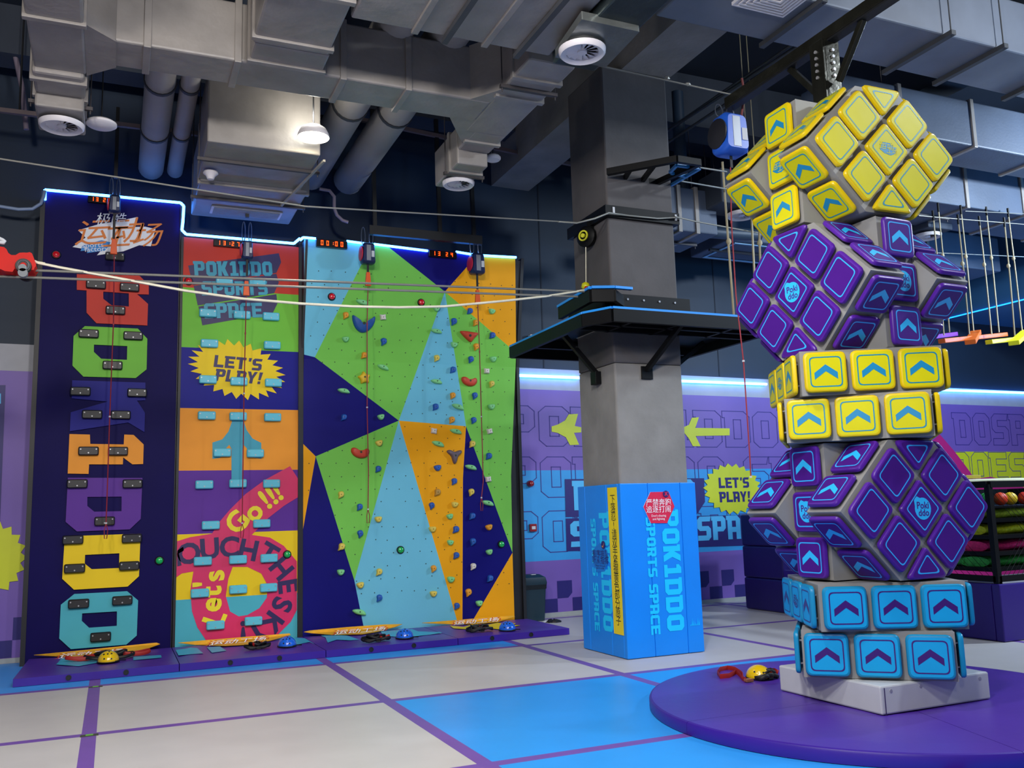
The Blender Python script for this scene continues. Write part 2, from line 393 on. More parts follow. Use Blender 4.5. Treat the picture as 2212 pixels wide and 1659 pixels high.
# light tubes on the white band of the back wall
for a, b, lab in [((1117, 811), (1252, 816), 'glowing light tube on the white band left of the concrete column'), ((1440, 822), (1656, 830), 'glowing light tube on the white band right of the concrete column'),
                  ((1985, 841), (2250, 850), 'glowing light tube on the white band at the right edge, beside the cube tower')]:
    A, B = onw(*a, .05), onw(*b, .05)
    mb = led('t', A, B, .022, 0, ''); mb.mats = [mat('tube_glow', 'bfe6ff', .3, vary=0, emit=14, ecol='4a96ff')]
    o = mb.build('light_tube', smooth=30); tag(o, lab, 'light tube', 'light tubes along the back wall')
# ================================================================ COLUMN BOX (blue padding)
M_box = mat('padding_blue', '0384ec', .42, vary=.04, scale=2, bump=.06, bscale=6)
M_boxl = mat('padding_print', '10c6ff', .42, vary=.02)
M_yband = mat('yellow_banner', 'e8cf18', .5, vary=.05)
M_ink2 = mat('black_ink', '14141c', .5, vary=0)
M_red = mat('sign_red', 'd21f4a', .45, vary=.03)
M_wht = mat('print_white', 'e8ecf2', .5, vary=0)
bx0, bx1, by0, by1, bh = 4.812, 5.745, 8.23, 9.18, 1.775
root = thing('column_padding', 'tall bright blue padded box wrapped round the concrete column', 'padding', (5.29, 8.7, 0))
mb = MB()
for x0, x1 in ((bx0, bx0 + .33), (bx0 + .335, bx1 - .2), (bx1 - .195, bx1)): mb.box((x0, by0, .005), (x1, by0 + .06, bh), M_box)
for y0, y1 in ((by0 + .062, by0 + .30), (by0 + .303, by1 - .17), (by1 - .167, by1)): mb.box((bx0, y0, .005), (bx0 + .055, y1, bh), M_box)
mb.box((bx1 - .055, by0 + .062, .005), (bx1, by1, bh), M_box); mb.box((bx0 + .056, by1 - .06, .005), (bx1 - .056, by1, bh), M_box)
mb.build('pad', root, bevel=.008)
FF = fr((0, by0, 0), (1, 0, 0), (0, 0, 1)); FL = fr((bx0, 0, 0), (0, -1, 0), (0, 0, 1))
mb = MB()
# vertical words: letters run downwards, tops face right
Fv = fr((5.40, by0, .86), (0, 0, -1), (1, 0, 0)); block_word(mb, 'POK1DDO', Fv, .21, M_boxl, .003, sx=1.15)
Fv = fr((5.155, by0, .82), (0, 0, -1), (1, 0, 0)); block_word(mb, 'SPORTS SPACE', Fv, .11, M_boxl, .003, sx=1.25)
Fv = fr((bx0, 8.60, .86), (0, 0, -1), (0, -1, 0)); block_word(mb, 'POK1DDO', Fv, .21, M_boxl, .003, sx=1.15)
Fv = fr((bx0, 8.84, .82), (0, 0, -1), (0, -1, 0)); block_word(mb, 'SPORTS SPACE', Fv, .11, M_boxl, .003, sx=1.25)
for k in range(7): mb.poly([FF((5.58 + .018 * k, .28)), FF((5.592 + .018 * k, .28)), FF((5.586 + .018 * k + .004, .30 + .02 * (k * 3 % 4)))], M_boxl)
for p in mb.v[-21:]: p.y -= .004
mb.build('lettering', root, recalc=False)
rs = thing('safety_banner', 'long yellow vertical banner with black Chinese characters on the blue padded box', 'banner', (bx0 - .006, 8.38, .2))
P = [ony(1, 1, 1)] ; q = lambda x, y, o=.004: onx(x, y, bx0 - o)
mb = MB(); mb.slab([[q(1312, 1054), q(1332, 1052), q(1348, 1373), q(1327, 1368)]], (-.003, 0, 0), M_yband); mb.build('cloth', rs)
mb = MB(); txt = '下落忍!请双手紧握黄色部分原子'
for k, ch in enumerate(txt):
    t = (k + .5) / len(txt); p = q(1322.5 + 14 * t, 1070 + 282 * t, .009)
    mb.text(ch, p, (0, -1, 0), (0, 0, 1), .105, M_ink2)
mb.build('lettering', rs, recalc=False)
rs = thing('warning_sign', 'red hexagonal sign with white writing on the front of the blue padded box', 'sign', (5.16, by0 - .006, 1.5))
q = lambda x, y, o=.008: ony(x, y, by0 - o)
hexa = [(1390, 1095), (1405, 1063), (1444, 1062), (1457, 1094), (1441, 1130), (1406, 1130)]
mb = MB(); mb.slab([[q(*p) for p in hexa]], (0, .007, 0), M_red, M_wht); mb.build('plate', rs)
mb = MB(); X = Vector((1, 0, 0)); Z = Vector((0, 0, 1))
mb.text('严禁奔跑', q(1423, 1086, .011), X, Z, .078, M_wht); mb.text('追逐打闹', q(1423, 1101, .011), X, Z, .078, M_wht)
mb.text("Don't chasing", q(1423, 1114, .011), X, Z, .033, M_wht); mb.text("and fighting", q(1423, 1121, .011), X, Z, .033, M_wht)
mb.build('lettering', rs, recalc=False)
mb = MB(); c0 = q(1438, 1067, .009); mb.cyl(c0, c0 - Vector((0, .006, 0)), .035, M_ink, 16); mb.text('X', c0 - Vector((0, .008, 0)), X, Z, .05, M_red, bold=.003); mb.build('badge', rs)
rs = thing('queue_sign', 'dark writing sign with a small round badge on the left face of the blue box', 'sign', (bx0 - .006, 8.75, .9))
q = lambda x, y, o=.006: onx(x, y, bx0 - o)
mb = MB(); mb.slab([[q(*p) for p in C6([(520, 935), (560, 895), (600, 935), (612, 1000), (590, 1070), (540, 1075), (520, 1020)])]], (.005, 0, 0), mat('sign_blue', '0b78d8', .45)); mb.build('plate', rs)
mb = MB(); Yn = Vector((0, -1, 0))
mb.text('有序排队', q(*C6([(562, 965)])[0], .01), Yn, Z, .09, M_ink); mb.text('听从指挥', q(*C6([(562, 1005)])[0], .01), Yn, Z, .09, M_ink)
mb.text('Please line up &', q(*C6([(562, 1035)])[0], .01), Yn, Z, .034, M_ink); mb.text('wait in order', q(*C6([(562, 1050)])[0], .01), Yn, Z, .034, M_ink)
mb.build('lettering', rs, recalc=False)
mb = MB(); c0 = q(1303.5, 1177, .007); mb.cyl(c0, c0 - Vector((.006, 0, 0)), .042, M_ink, 16); mb.poly([c0 + Vector((-.008, .03, -.01)), c0 + Vector((-.008, .0, -.03)), c0 + Vector((-.008, -.03, .03)), c0 + Vector((-.008, 0, -.012))], mat('tick_orange', 'ee9a3a', .5)); mb.build('badge', rs)
# ================================================================ CLIMBING PANELS
X = Vector((1, 0, 0)); Z = Vector((0, 0, 1)); Yn = Vector((0, -1, 0))
def pp(x, y, off=0.0): return ony(x, y, YP - off)
M_frame = mat('frame_black', '0d0e14', .5, vary=.1)
M_pnav = mat('panel_navy', '0b0348', .55, vary=.06, scale=3, spec=.12)
CLR = {k: mat('board_' + k, v, .5, vary=.04, scale=3, spec=.2) for k, v in dict(red='c4392c', green='6fb93a', blue='0c0d7c', orange='ea962f', purple='5a2e8e', yellow='e6c41e', cyan='4aa9b8').items()}
NEON = mat('neon_glow', '8fe0ff', .3, vary=0, emit=16, ecol='3a86ff')
M_block = mat('hold_black', '131318', .45, vary=.1)
M_screw = mat('screw_steel', 'a8a8ac', .4, metal=.5, vary=0)
M_cblock = mat('hold_cyan', '58bcd0', .45, vary=.05)
M_panwht = mat('print_white', 'e8ecf2'); M_pora = mat('print_orange', 'e07a26', .5, vary=0); M_pblu = mat('print_blue', '1c86d2', .5, vary=0)
def climbpanel(name, label, quad, depth=.42):
    """quad TL TR BR BL in pixels on the panel plane"""
    c = pp(*quad[3]); r = thing(name, label, 'climbing wall', (c.x, YP, 0))
    return r
# ---- panel with the big letters
r1 = climbpanel('climbing_wall', 'tall dark navy climbing panel with large coloured relief letters', [(97, 414), (391, 441), (368, 1394), (54, 1438)])
tl, tr = pp(99, 414), pp(390, 441); x0, x1 = tl.x, tr.x; zt = (tl.z + tr.z) / 2
mb = MB(); mb.box((x0, YP, 0.0), (x1, YP + .06, zt), M_pnav); mb.build('panel', r1)
mb = MB(); mb.box((x0 - .05, YP - .012, 0), (x0, YP + .3, zt), M_frame); mb.box((x1, YP - .012, 0), (x1 + .008, YP + .3, zt), M_frame); mb.box((x0 - .05, YP + .06, zt - .05), (x1 + .008, YP + .3, zt), M_frame)
mb.build('frame', r1)
for key, out, hole in [
    ('red', C1([(530, 680), (960, 690), (1025, 755), (1025, 820), (945, 818), (1020, 885), (1015, 1033), (665, 1018), (597, 945), (597, 792), (530, 788)]), C1([(712, 800), (888, 812), (888, 903), (770, 895), (712, 850)])),
    ('green', C1([(585, 1038), (950, 1055), (1015, 1125), (1010, 1335), (935, 1395), (575, 1385), (500, 1310), (508, 1105)]), C1([(648, 1165), (877, 1175), (875, 1270), (697, 1262), (647, 1215)])),
    ('blue', [(156, 822), (314, 827), (314, 865), (296, 866), (313, 892), (312, 934), (277, 913), (151, 932), (153, 891), (232, 868), (155, 861)], None),
    ('orange', C2([(402, 155), (520, 158), (522, 212), (715, 215), (718, 158), (772, 160), (830, 215), (827, 328), (765, 330), (712, 290), (710, 330), (515, 330), (512, 385), (392, 383)]), None),
    ('purple', C2([(393, 407), (823, 408), (813, 645), (750, 705), (445, 717), (380, 662)]), C2([(505, 518), (703, 516), (702, 600), (545, 603), (505, 570)])),
    ('yellow', C2([(375, 745), (812, 730), (803, 975), (738, 1035), (428, 1053), (360, 990)]), C2([(492, 852), (690, 843), (688, 928), (530, 935), (490, 903)])),
    ('cyan', C2([(430, 1078), (735, 1062), (798, 1115), (790, 1318), (730, 1370), (410, 1396), (343, 1335), (352, 1140)]), C2([(475, 1190), (676, 1178), (675, 1262), (515, 1273), (473, 1233)]))]:
    loops = [[pp(*p, .0) for p in out]] + ([[pp(*p, .0) for p in hole]] if hole else [])
    for l in loops:
        for p in l: p.y = YP - .001
    mb = MB(); mb.slab(loops, (0, -.022, 0), CLR[key]); o = mb.build('letter_board', r1, bevel=.006); o['label'] = key + ' letter board'
# logo
mb = MB()
mb.holes([[pp(*p, .004) for p in C1([(500, 490), (590, 425), (538, 375), (690, 330), (800, 315), (948, 283), (925, 352), (1002, 350), (1072, 366), (1040, 485), (960, 478), (850, 520), (668, 547), (700, 510), (560, 500)])]], M_panwht)
mb.holes([[pp(*p, .007) for p in C1([(568, 480), (700, 443), (762, 458), (742, 492), (722, 515), (598, 532), (610, 512), (555, 518)])]], M_pblu)
up = (pp(250, 470) - pp(250, 530)).normalized(); ux = (pp(340, 498) - pp(165, 535)).normalized()
ux.y = 0
def ptxt(t, px, size, m, ang, off=.012, **k):
    a = math.radians(ang); mb.text(t, pp(*px, off), X * math.cos(a) + Z * math.sin(a), Z * math.cos(a) - X * math.sin(a), size, m, **k)
ptxt('极酷', C1([(755, 305)])[0], .17, M_panwht, 6, shear=.3)
ptxt('运动', C1([(735, 395)])[0], .34, M_pora, 9, sx=1.1, shear=.35); ptxt('工场', C1([(895, 425)])[0], .32, M_pora, 9, sx=1.1, shear=.35)
ptxt('sports', C1([(640, 478)])[0], .085, M_panwht, 8, sx=1.1); ptxt('factory', C1([(665, 505)])[0], .085, M_panwht, 8, sx=1.1)
mb.build('logo_print', r1, recalc=False)
def neon(root, pts):
    mb = MB()
    for a, b in zip(pts[:-1], pts[1:]): mb.cyl(a, b, .017, NEON, 8)
    o = mb.build('light_tube', root, smooth=30); o['label'] = 'glowing blue light tube'
n = lambda x, y: pp(x, y, .03)
neon(r1, [n(97, 432), n(97, 410), n(390, 438), n(397, 445), n(395, 480)])

# ---- footholds on the letters
def block(px, w, h, d, m, label, group, off=.0, plane=pp, cat='climbing hold'):
    c = plane(*px, off); F = lambda p, t: Vector((c.x + p[0], c.y - t, c.z + p[1]))
    R = rpoly([(-w / 2, -h / 2), (w / 2, -h / 2), (w / 2, h / 2), (-w / 2, h / 2)], .02, 3); I = rpoly([(-w / 2 + .01, -h / 2 + .01), (w / 2 - .01, -h / 2 + .01), (w / 2 - .01, h / 2 - .01), (-w / 2 + .01, h / 2 - .01)], .014, 3)
    mb = MB(); mb.rings([[F(p, 0) for p in R], [F(p, d - .012) for p in R], [F(p, d) for p in I]], m)
    for sx, sz in ((-.38, .2), (.38, .2), (0, -.22)):
        q = c + Vector((sx * w, -d, sz * h)); mb.cyl(q, q + Vector((0, -.004, 0)), .008, M_screw, 8)
    return tag(mb.build('foothold', smooth=35), label, cat, group)
HB = [((793, 560), 'black foothold on bare navy, just above the red letter, below the logo'), ((662, 753), 'black foothold on the red letter, upper left'), ((893, 772), 'black foothold on the red letter, upper right'), ((796, 930), 'black foothold on the red letter, below its opening'),
      ((612, 1090), 'black foothold on the green letter, upper left'), ((918, 1105), 'black foothold on the green letter, upper right'), ((776, 1308), 'black foothold on the green letter, below its opening'),
      ((555, 1487), 'black foothold on the dark blue letter, upper left'), ((945, 1497), 'black foothold on the dark blue letter, upper right')]
g = 'black footholds on the letter panel'
for i, (p, l) in enumerate(HB): block(C1([p])[0], .215, .1, .05, M_block, l, g, off=.023 if i else .001)
HB = [((533, 42), 'black foothold on the dark blue letter, lower left'), ((698, 45), 'black foothold on the dark blue letter, lower right'), ((512, 253), 'black foothold on the orange letter, left'), ((682, 254), 'black foothold on the orange letter, right'),
      ((447, 442), 'black foothold on the purple letter, upper left'), ((766, 442), 'black foothold on the purple letter, upper right'), ((605, 657), 'black foothold on the purple letter, below its opening'),
      ((422, 765), 'black foothold on the yellow letter, top left corner'), ((762, 757), 'black foothold on the yellow letter, top right corner'), ((432, 930), 'black foothold on the yellow letter, lower left'), ((747, 915), 'black foothold on the yellow letter, lower right'),
      ((455, 1134), 'black foothold on the cyan letter, upper left'), ((707, 1115), 'black foothold on the cyan letter, upper right'), ((582, 1325), 'black foothold on the cyan letter, below its opening')]
for p, l in HB: block(C2([p])[0], .215, .1, .05, M_block, l, g, off=.023)
M_btnr = mat('button_red', 'd01420', .25, vary=0, coat=.6); M_btng = mat('button_green', '06a64c', .25, vary=0, coat=.6)
def button(px, m, label, plane=pp, off=0.0):
    c = plane(*px, off); mb = MB()
    mb.lathe([(.052, 0), (.052, .01), (.044, .02), (.040, .02)], c, M_frame, (0, -1, 0), 20, (True, False))
    mb.lathe([(.040, .018), (.036, .035), (.02, .046), (.0, .048)], c, m, (0, -1, 0), 20)
    return tag(mb.build('push_button', smooth=40), label, 'button')
button(C1([(388, 545)])[0], M_btnr, 'red dome button on the navy letter panel, left of the logo')
button(C2([(921, 885)])[0], M_btng, 'green dome button low on the navy letter panel')

# ---- panel with stripes and the slogans
r2 = climbpanel('climbing_wall', 'striped climbing panel with slogans, an arrow and a pink loop', [(397, 512), (645, 530), (641, 1372), (368, 1392)])
lx = lambda y: 397 - (y - 512) * .0305; rx = lambda y: 645 - (y - 530) * .0045
def stripe(yl0, yr0, yl1, yr1): return [(lx(yl0), yl0), (rx(yr0), yr0), (rx(yr1), yr1), (lx(yl1), yl1)]
a0, a1 = pp(397, 512), pp(641, 1372)
X0, X1, ZT = a0.x, pp(645, 530).x, a0.z
cuts = [((509, 528)), ((620, 637)), ((749, 761)), ((881, 886)), ((1016.4, 1015)), ((1154.7, 1146)), ((1296, 1281)), ((1404, 1382))]
zs = [(pp(lx(a), a).z + pp(rx(b), b).z) / 2 for a, b in cuts]; zs[0] = ZT; zs[-1] = 0
mb = MB(); mb.box((X0, YP + .002, 0), (X1, YP + .06, ZT), M_frame)
M_teal = mat('arrow_teal', '2795ac', .45, vary=.04); M_pink = mat('loop_pink', 'd0215c', .45, vary=.04); M_tink = mat('text_navy', '251850', .5, vary=0); M_tyel = mat('text_yellow', 'e8d41c', .5, vary=0)
for k, key in enumerate(['red', 'green', 'blue', 'orange', 'purple', 'yellow', 'cyan']):
    mb.poly([(X0, YP, zs[k]), (X1, YP, zs[k]), (X1, YP, zs[k + 1]), (X0, YP, zs[k + 1])], CLR[key])
def clipx(p):
    p.x = min(max(p.x, X0), X1); return p
def pl(pts, m, off=.003): mb.holes([[clipx(pp(*p, off)) for p in pts]], m)
for s in ([(1297, 618), (1922, 533), (1938, 595), (1905, 668), (1330, 752)], [(1335, 757), (1905, 674), (1922, 735), (1890, 808), (1363, 893)], [(1368, 900), (1905, 815), (1912, 880), (1880, 945), (1395, 1030)]):
    pl(C1(s), M_tink)
def pF(px, ang, off=0):
    a = math.radians(ang); return fr(pp(*px, off), X * math.cos(a) + Z * math.sin(a), Z * math.cos(a) - X * math.sin(a))
block_word(mb, 'POK1DDO', pF(C1([(1612, 640)])[0], 4.5), .19, M_teal, .006, sx=.98)
block_word(mb, 'SPORTS', pF(C1([(1620, 775)])[0], 4.5), .18, M_teal, .006, sx=1.0)
block_word(mb, 'SPACE', pF(C1([(1610, 928)])[0], 4.5), .19, M_teal, .006, sx=1.0)
c = C1([(1638, 1335)])[0]; F = pF(c, -3); mb.holes([[F(p, .005) for p in burst(0, 0, .6, .365, 26, .8, -.18)]], CLR['yellow'])
block_word(mb, "LET'S", pF(C1([(1640, 1290)])[0], -3), .15, M_tink, .009, sx=1.15, shear=.05)
block_word(mb, "PLAY!", pF(C1([(1640, 1383)])[0], -3), .15, M_tink, .009, sx=1.1, shear=.12)
pl(C2([(1338, 430), (1338, 240), (1325, 216), (1308, 235), (1300, 270), (1270, 292), (1228, 297), (1228, 203), (1285, 185), (1320, 140), (1340, 85), (1342, 40), (1408, 40), (1410, 85), (1425, 130), (1460, 180), (1510, 205), (1512, 297), (1465, 290), (1440, 272), (1425, 235), (1408, 216), (1402, 240), (1398, 430)]), M_teal)
outer = [(985, 775), (1100, 750), (1225, 730), (1270, 660), (1330, 590), (1420, 500), (1530, 420), (1676, 340), (1722, 410), (1722, 520), (1640, 570), (1550, 640), (1470, 722), (1455, 737), (1560, 752), (1640, 800), (1716, 890), (1716, 1170), (1680, 1240), (1610, 1310), (1540, 1350), (1370, 1375), (1230, 1370), (1190, 1345), (1140, 1270), (1110, 1180), (1100, 1060), (1118, 948), (1050, 960), (985, 984)]
hole = [(1345, 922), (1430, 922), (1510, 960), (1548, 1030), (1542, 1100), (1500, 1160), (1430, 1200), (1380, 1208), (1330, 1180), (1305, 1090), (1320, 990)]
mb.holes([[clipx(pp(*p, .004)) for p in C2(outer)], [clipx(pp(*p, .004)) for p in C2(hole)]], M_pink)
def ch(t, p, size, m, ang):
    if p[0] == 1027: size = .27
    k = len(mb.v); ptxt(t, C2([p])[0], size, m, ang, .008, bold=.011)
    for v in mb.v[k:]: v.x = min(max(v.x, X0 + .004), X1 - .004)
for t, p, a in (('T', (1027, 872), 14), ('O', (1093, 850), 10), ('U', (1213, 822), 4), ('C', (1325, 812), -2), ('H', (1435, 830), -12), ('T', (1548, 850), -32), ('H', (1622, 935), -52), ('E', (1660, 1032), -84),
                ('S', (1625, 1138), -112), ('K', (1568, 1238), -128), ('Y', (1488, 1305), -150), ('!', (1405, 1290), -178)): ch(t, p, .33, M_tink, a)
for t, p, a in (('L', (1245, 1225), 68), ('e', (1222, 1140), 80), ('t', (1222, 1065), 88), ("'", (1190, 1020), 92), ('s', (1240, 975), 96)): ch(t, p, .34, M_tyel, a)
for t, p, a in (('G', (1375, 665), 50), ('o', (1465, 605), 46), ('!', (1535, 540), 36), ('!', (1573, 513), 33), ('!', (1605, 488), 30)): ch(t, p, .34, M_tyel, a)
mb.build('panel', r2, recalc=False)
mb = MB(); mb.box((X0 - .03, YP - .012, 0), (X0, YP + .3, ZT), M_frame); mb.box((X1, YP - .03, 0), (X1 + .06, YP + .3, ZT + .06), M_frame); mb.box((X0 - .03, YP + .06, ZT - .05), (X1 + .05, YP + .3, ZT), M_frame)
mb.build('frame', r2)
neon(r2, [n(395, 480), n(393, 497), n(402, 506), n(635, 526), n(648, 515)])
g = 'light blue footholds on the striped panel'
HC = [(C1([p])[0], l) for p, l in [((1545, 738), 'upper left one on the slogan board, in the middle line'), ((1772, 738), 'upper right one on the slogan board, in the middle line'), ((1432, 948), 'left one of three across the lowest line of the slogan board'), ((1666, 960), 'middle one of three across the lowest line of the slogan board'), ((1866, 972), 'right one of three beside the lowest line of the slogan board'),
      ((1442, 1157), 'on green, left, just above the yellow burst'), ((1874, 1169), 'on green, right, just above the yellow burst'), ((1432, 1405), 'left of three across the lower half of the yellow burst'), ((1645, 1418), 'middle of three across the lower half of the yellow burst'), ((1882, 1427), 'right of three across the lower half of the yellow burst')]]
HC += [(C2([p])[0], l) for p, l in [((1194, 48), 'upper left on the orange stripe'), ((1375, 53), 'on the tip of the teal arrow'), ((1574, 58), 'upper right on the orange stripe'), ((1283, 262), 'on the left barb of the teal arrow'), ((1474, 266), 'on the right barb of the teal arrow'),
      ((1180, 447), 'upper left on the purple stripe'), ((1374, 440), 'at the foot of the teal arrow shaft'), ((1568, 441), 'on the pink loop above the exclamation marks'), ((1217, 681), 'lower left on the purple stripe, left of Go'), ((1511, 671), 'lower right on the purple stripe, right of Go'),
      ((1171, 888), 'under the word TOUCH, left'), ((1374, 879), 'under the word TOUCH, middle'), ((1553, 871), 'beside the T of THE, right'), ((1154, 1073), "left of the word Let's"), ((1375, 1051), 'in the middle of the yellow loop opening'), ((1551, 1041), 'left of the E of THE'), ((1244, 1258), "just below the word Let's"), ((1463, 1234), 'left of the K of SKY')]]
for p, l in HC: block(p, .205, .1, .05, M_cblock, 'light blue foothold ' + l, g, off=.009)
button(C1([(1300, 727)])[0], M_btnr, 'red dome button at the left of the slogan board on the striped panel')
button(C2([(1659, 850)])[0], M_btng, 'green dome button on the pink loop of the striped panel')

# ---- faceted climbing wall
r3 = climbpanel('climbing_wall', 'faceted climbing wall painted in green, sky blue, navy and orange triangles', [(657, 517), (1113, 557), (1111, 1332), (643, 1370)])
FC = {k: mat('facet_' + k, v, .5, spec=.18, vary=.03, scale=2.5, bump=.04, bscale=40) for k, v in dict(lightblue='6cbad2', green='74c04e', navy='0a0668', orange='e9a010').items()}
A = (657, 515); T1 = (804, 525); T2 = (832, 528); T3 = (1032, 550); TR = (1113, 557); J1 = (961, 630); J2 = (680, 771.6); LN = (657, 766); J3 = (861.5, 908.6); J4 = (1115, 762)
J5 = (1006.7, 920.7); J6 = (681.9, 985.8); LO = (650, 954); LB = (645, 1199); J7 = (765.5, 1254); BN = (790, 1357); BL = (643, 1374); BO = (992.7, 1346); BV = (998.6, 1345); MV = (1000, 1033); BR = (1111.5, 1336); RG = (1107, 1194); BQ = (1010, 1344); R1 = (1104, 1028)
FAC = [('lightblue', [A, T1, J2, LN]), ('green', [T1, T2, J1, J3, J2]), ('navy', [T2, T3, J1]), ('orange', [T3, TR, J4, J1]), ('lightblue', [J1, J5, J3]), ('green', [J1, J4, R1, RG, J5]),
       ('navy', [LN, J2, J3, J6, LO]), ('orange', [LO, J6, LB]), ('navy', [LB, J6, J7, BN, BL]), ('green', [J6, J3, J7]), ('lightblue', [J3, BO, BN, J7]), ('orange', [J3, J5, MV, BV, BO]), ('navy', [J5, RG, BQ, BV, MV]), ('orange', [RG, BR, BQ])]
FNAME = ['top left sky-blue facet', 'the large green facet', 'the top navy triangle', 'the top right orange facet', 'the middle sky-blue triangle', 'the right-hand green facet', 'the upper left navy facet', 'the small left orange facet', 'the lower left navy facet',
         'the lower green triangle', 'the tall bottom sky-blue facet', 'the long orange facet', 'the right-hand navy facet', 'the bottom right orange corner']
bm = bmesh.new(); keys = ['lightblue', 'green', 'navy', 'orange']
for key, pts in FAC:
    vs = [bm.verts.new(ony(x, y, YP)) for x, y in pts]
    for v in vs:
        if v.co.z < .2: v.co.z = 0.0
    f = bm.faces.new(vs); f.material_index = keys.index(key)
bmesh.ops.remove_doubles(bm, verts=bm.verts, dist=.004)
for zc in (2.30, 3.55):
    bmesh.ops.bisect_plane(bm, geom=bm.verts[:] + bm.edges[:] + bm.faces[:], plane_co=(0, 0, zc), plane_no=(0, 0, 1), dist=1e-4)
# move onto the leaning profile, keeping each point on its own line of sight from the wall's front
for v in bm.verts:
    z = v.co.z; Yt = yprof(z)
    d = v.co - EYE
    for _ in range(5): q = EYE + d * (Yt / v.co.y); Yt = yprof(q.z)
    v.co = q
for f in bm.faces:
    f.normal_update()
    if f.normal.y > 0: f.normal_flip()
me = bpy.data.meshes.new('panel'); bm.to_mesh(me); bm.free()
for k in keys: me.materials.append(FC[k])
o = bpy.data.objects.new('panel', me); COL.objects.link(o); o.parent = r3; o.location = -Vector(r3['_o'])
mb = MB(); xl, xr = ony(650, 900, YP).x, ony(1114, 762, YP).x
zt = onp3(1113, 557).z; yt = yprof(zt)
for xa, xb in ((xl - .0, xl + .03), (xr - .0, xr + .045)):
    mb.slab([[(xa, YP - .005, 0), (xa, YP + .32, 0), (xa, YP + .32, zt), (xa, yt - .005, zt), (xa, YP - .005, 3.55)]], (xb - xa, 0, 0), M_frame)
mb.slab([[(xl + .03, YP + .03, 0), (xl + .03, YP + .3, 0), (xl + .03, YP + .3, zt - .03), (xl + .03, yt + .02, zt - .03), (xl + .03, YP + .03, 3.5)]], (xr - xl - .03, 0, 0), M_frame)
mb.build('frame', r3)
q3 = lambda x, y: onp3(x, y, .03)
neon(r3, [q3(648, 519), q3(655, 513), q3(682, 515.5)]); neon(r3, [q3(749, 521), q3(786, 526)]); neon(r3, [q3(808, 527.5), q3(924, 542)]); neon(r3, [q3(985, 544), q3(1022, 550)]); neon(r3, [q3(1043, 552), q3(1115, 556)])
def inpoly(p, P):
    c = False; n = len(P)
    for i in range(n):
        (x1, y1), (x2, y2) = P[i], P[(i + 1) % n]
        if (y1 > p[1]) != (y2 > p[1]) and p[0] < (x2 - x1) * (p[1] - y1) / (y2 - y1) + x1: c = not c
    return c
# bolt holes: a staggered grid of small dark sockets
from bpy_extras.object_utils import world_to_camera_view as _w2c
mb = MB(); M_hole = mat('bolt_hole', '20301c', .6, vary=0)
r = 0; z = .55
def projpx(p):
    d = Vector(p) - EYE; return (IMW / 2 + FPX * d.dot(RT) / d.dot(FW), IMH / 2 - FPX * d.dot(UP) / d.dot(FW))
while z < 4.75:
    x = xl + .1 + (.085 if r % 2 else 0)
    while x < xr - .06:
        jx, jz = x + random.uniform(-.012, .012), z + random.uniform(-.01, .01)
        c = Vector((jx, yprof(jz) - .003, jz)); px = projpx(c)
        for key, pts in FAC:
            if key != 'navy' and inpoly(px, pts) and random.random() < .88:
                mb.poly([c + Vector((.0075 * math.cos(t), 0, .0075 * math.sin(t))) for t in [k * math.pi / 3 for k in range(6)]], M_hole); break
        x += .17
    z += .165; r += 1
mb.build('bolt_holes', r3, recalc=False)
# ---- climbing holds
HCOL = {k: mat('hold_' + k, v, .5, vary=.08, scale=18, bump=.15, bscale=60) for k, v in dict(blue='1c57ad', orange='e49a24', green='7fce86', white='dcd5cb', yellow='dcc552', red='bf3d22', tan='b48a3c', bigyellow='d9b61c', bigblue='164d94', grey='62545c').items()}
def smoothloop(pts, n=2):
    for _ in range(n):
        o = []
        for i in range(len(pts)):
            a, b = Vector(pts[i]), Vector(pts[(i + 1) % len(pts)]); o += [a * .75 + b * .25, a * .25 + b * .75]
        pts = o
    return [tuple(p) for p in pts]
SH = {'ear': [(-.8, .6), (-.2, 1.05), (.7, .95), (1, .2), (.7, -.6), (0, -.8), (-.75, -1.25), (-.55, -.45)],
      'leaf': [(-1.5, .35), (-.6, .6), (.6, .45), (1.2, -.1), (1.35, -.65), (.3, -.55), (-.7, -.35)],
      'cup': [(-1.05, .75), (1.05, .8), (.95, -.1), (.35, -.85), (-.4, -.85), (-.95, -.1)],
      'chip': [(-1, .9), (-.2, .7), (.9, 1), (.75, .1), (1.0, -.8), (.1, -.65), (-.8, -.85), (-.7, 0)],
      'crescent': [(-1, .78), (-.72, .62), (-.5, .18), (0, -.02), (.5, .15), (.78, .55), (1, .78), (1.04, .35), (.75, -.3), (.2, -.74), (-.25, -.76), (-.72, -.4), (-1.0, .3)],
      'star': [(math.cos(math.pi / 2 + .15 + k * math.pi / 5) * (1 if k % 2 == 0 else .56), math.sin(math.pi / 2 + .15 + k * math.pi / 5) * (1 if k % 2 == 0 else .56)) for k in range(10)],
      'triangle': [(-1.02, .45), (-.4, .5), (.3, .42), (1, .38), (.55, -.1), (.22, -.55), (.05, -.52), (-.5, -.1)],
      'kidney': [(-1.0, .55), (-.6, .62), (-.2, .28), (.35, .3), (.7, .5), (1.0, .42), (1.0, -.1), (.6, -.55), (-.1, -.6), (-.7, -.35), (-1.05, .1)],
      'tripod': [(-1.0, .75), (-.6, .85), (0, .5), (.6, .8), (1, .72), (.92, .4), (.4, .0), (.28, -.5), (.1, -.95), (-.15, -.95), (-.3, -.5), (-.45, .05), (-1.0, .45)]}
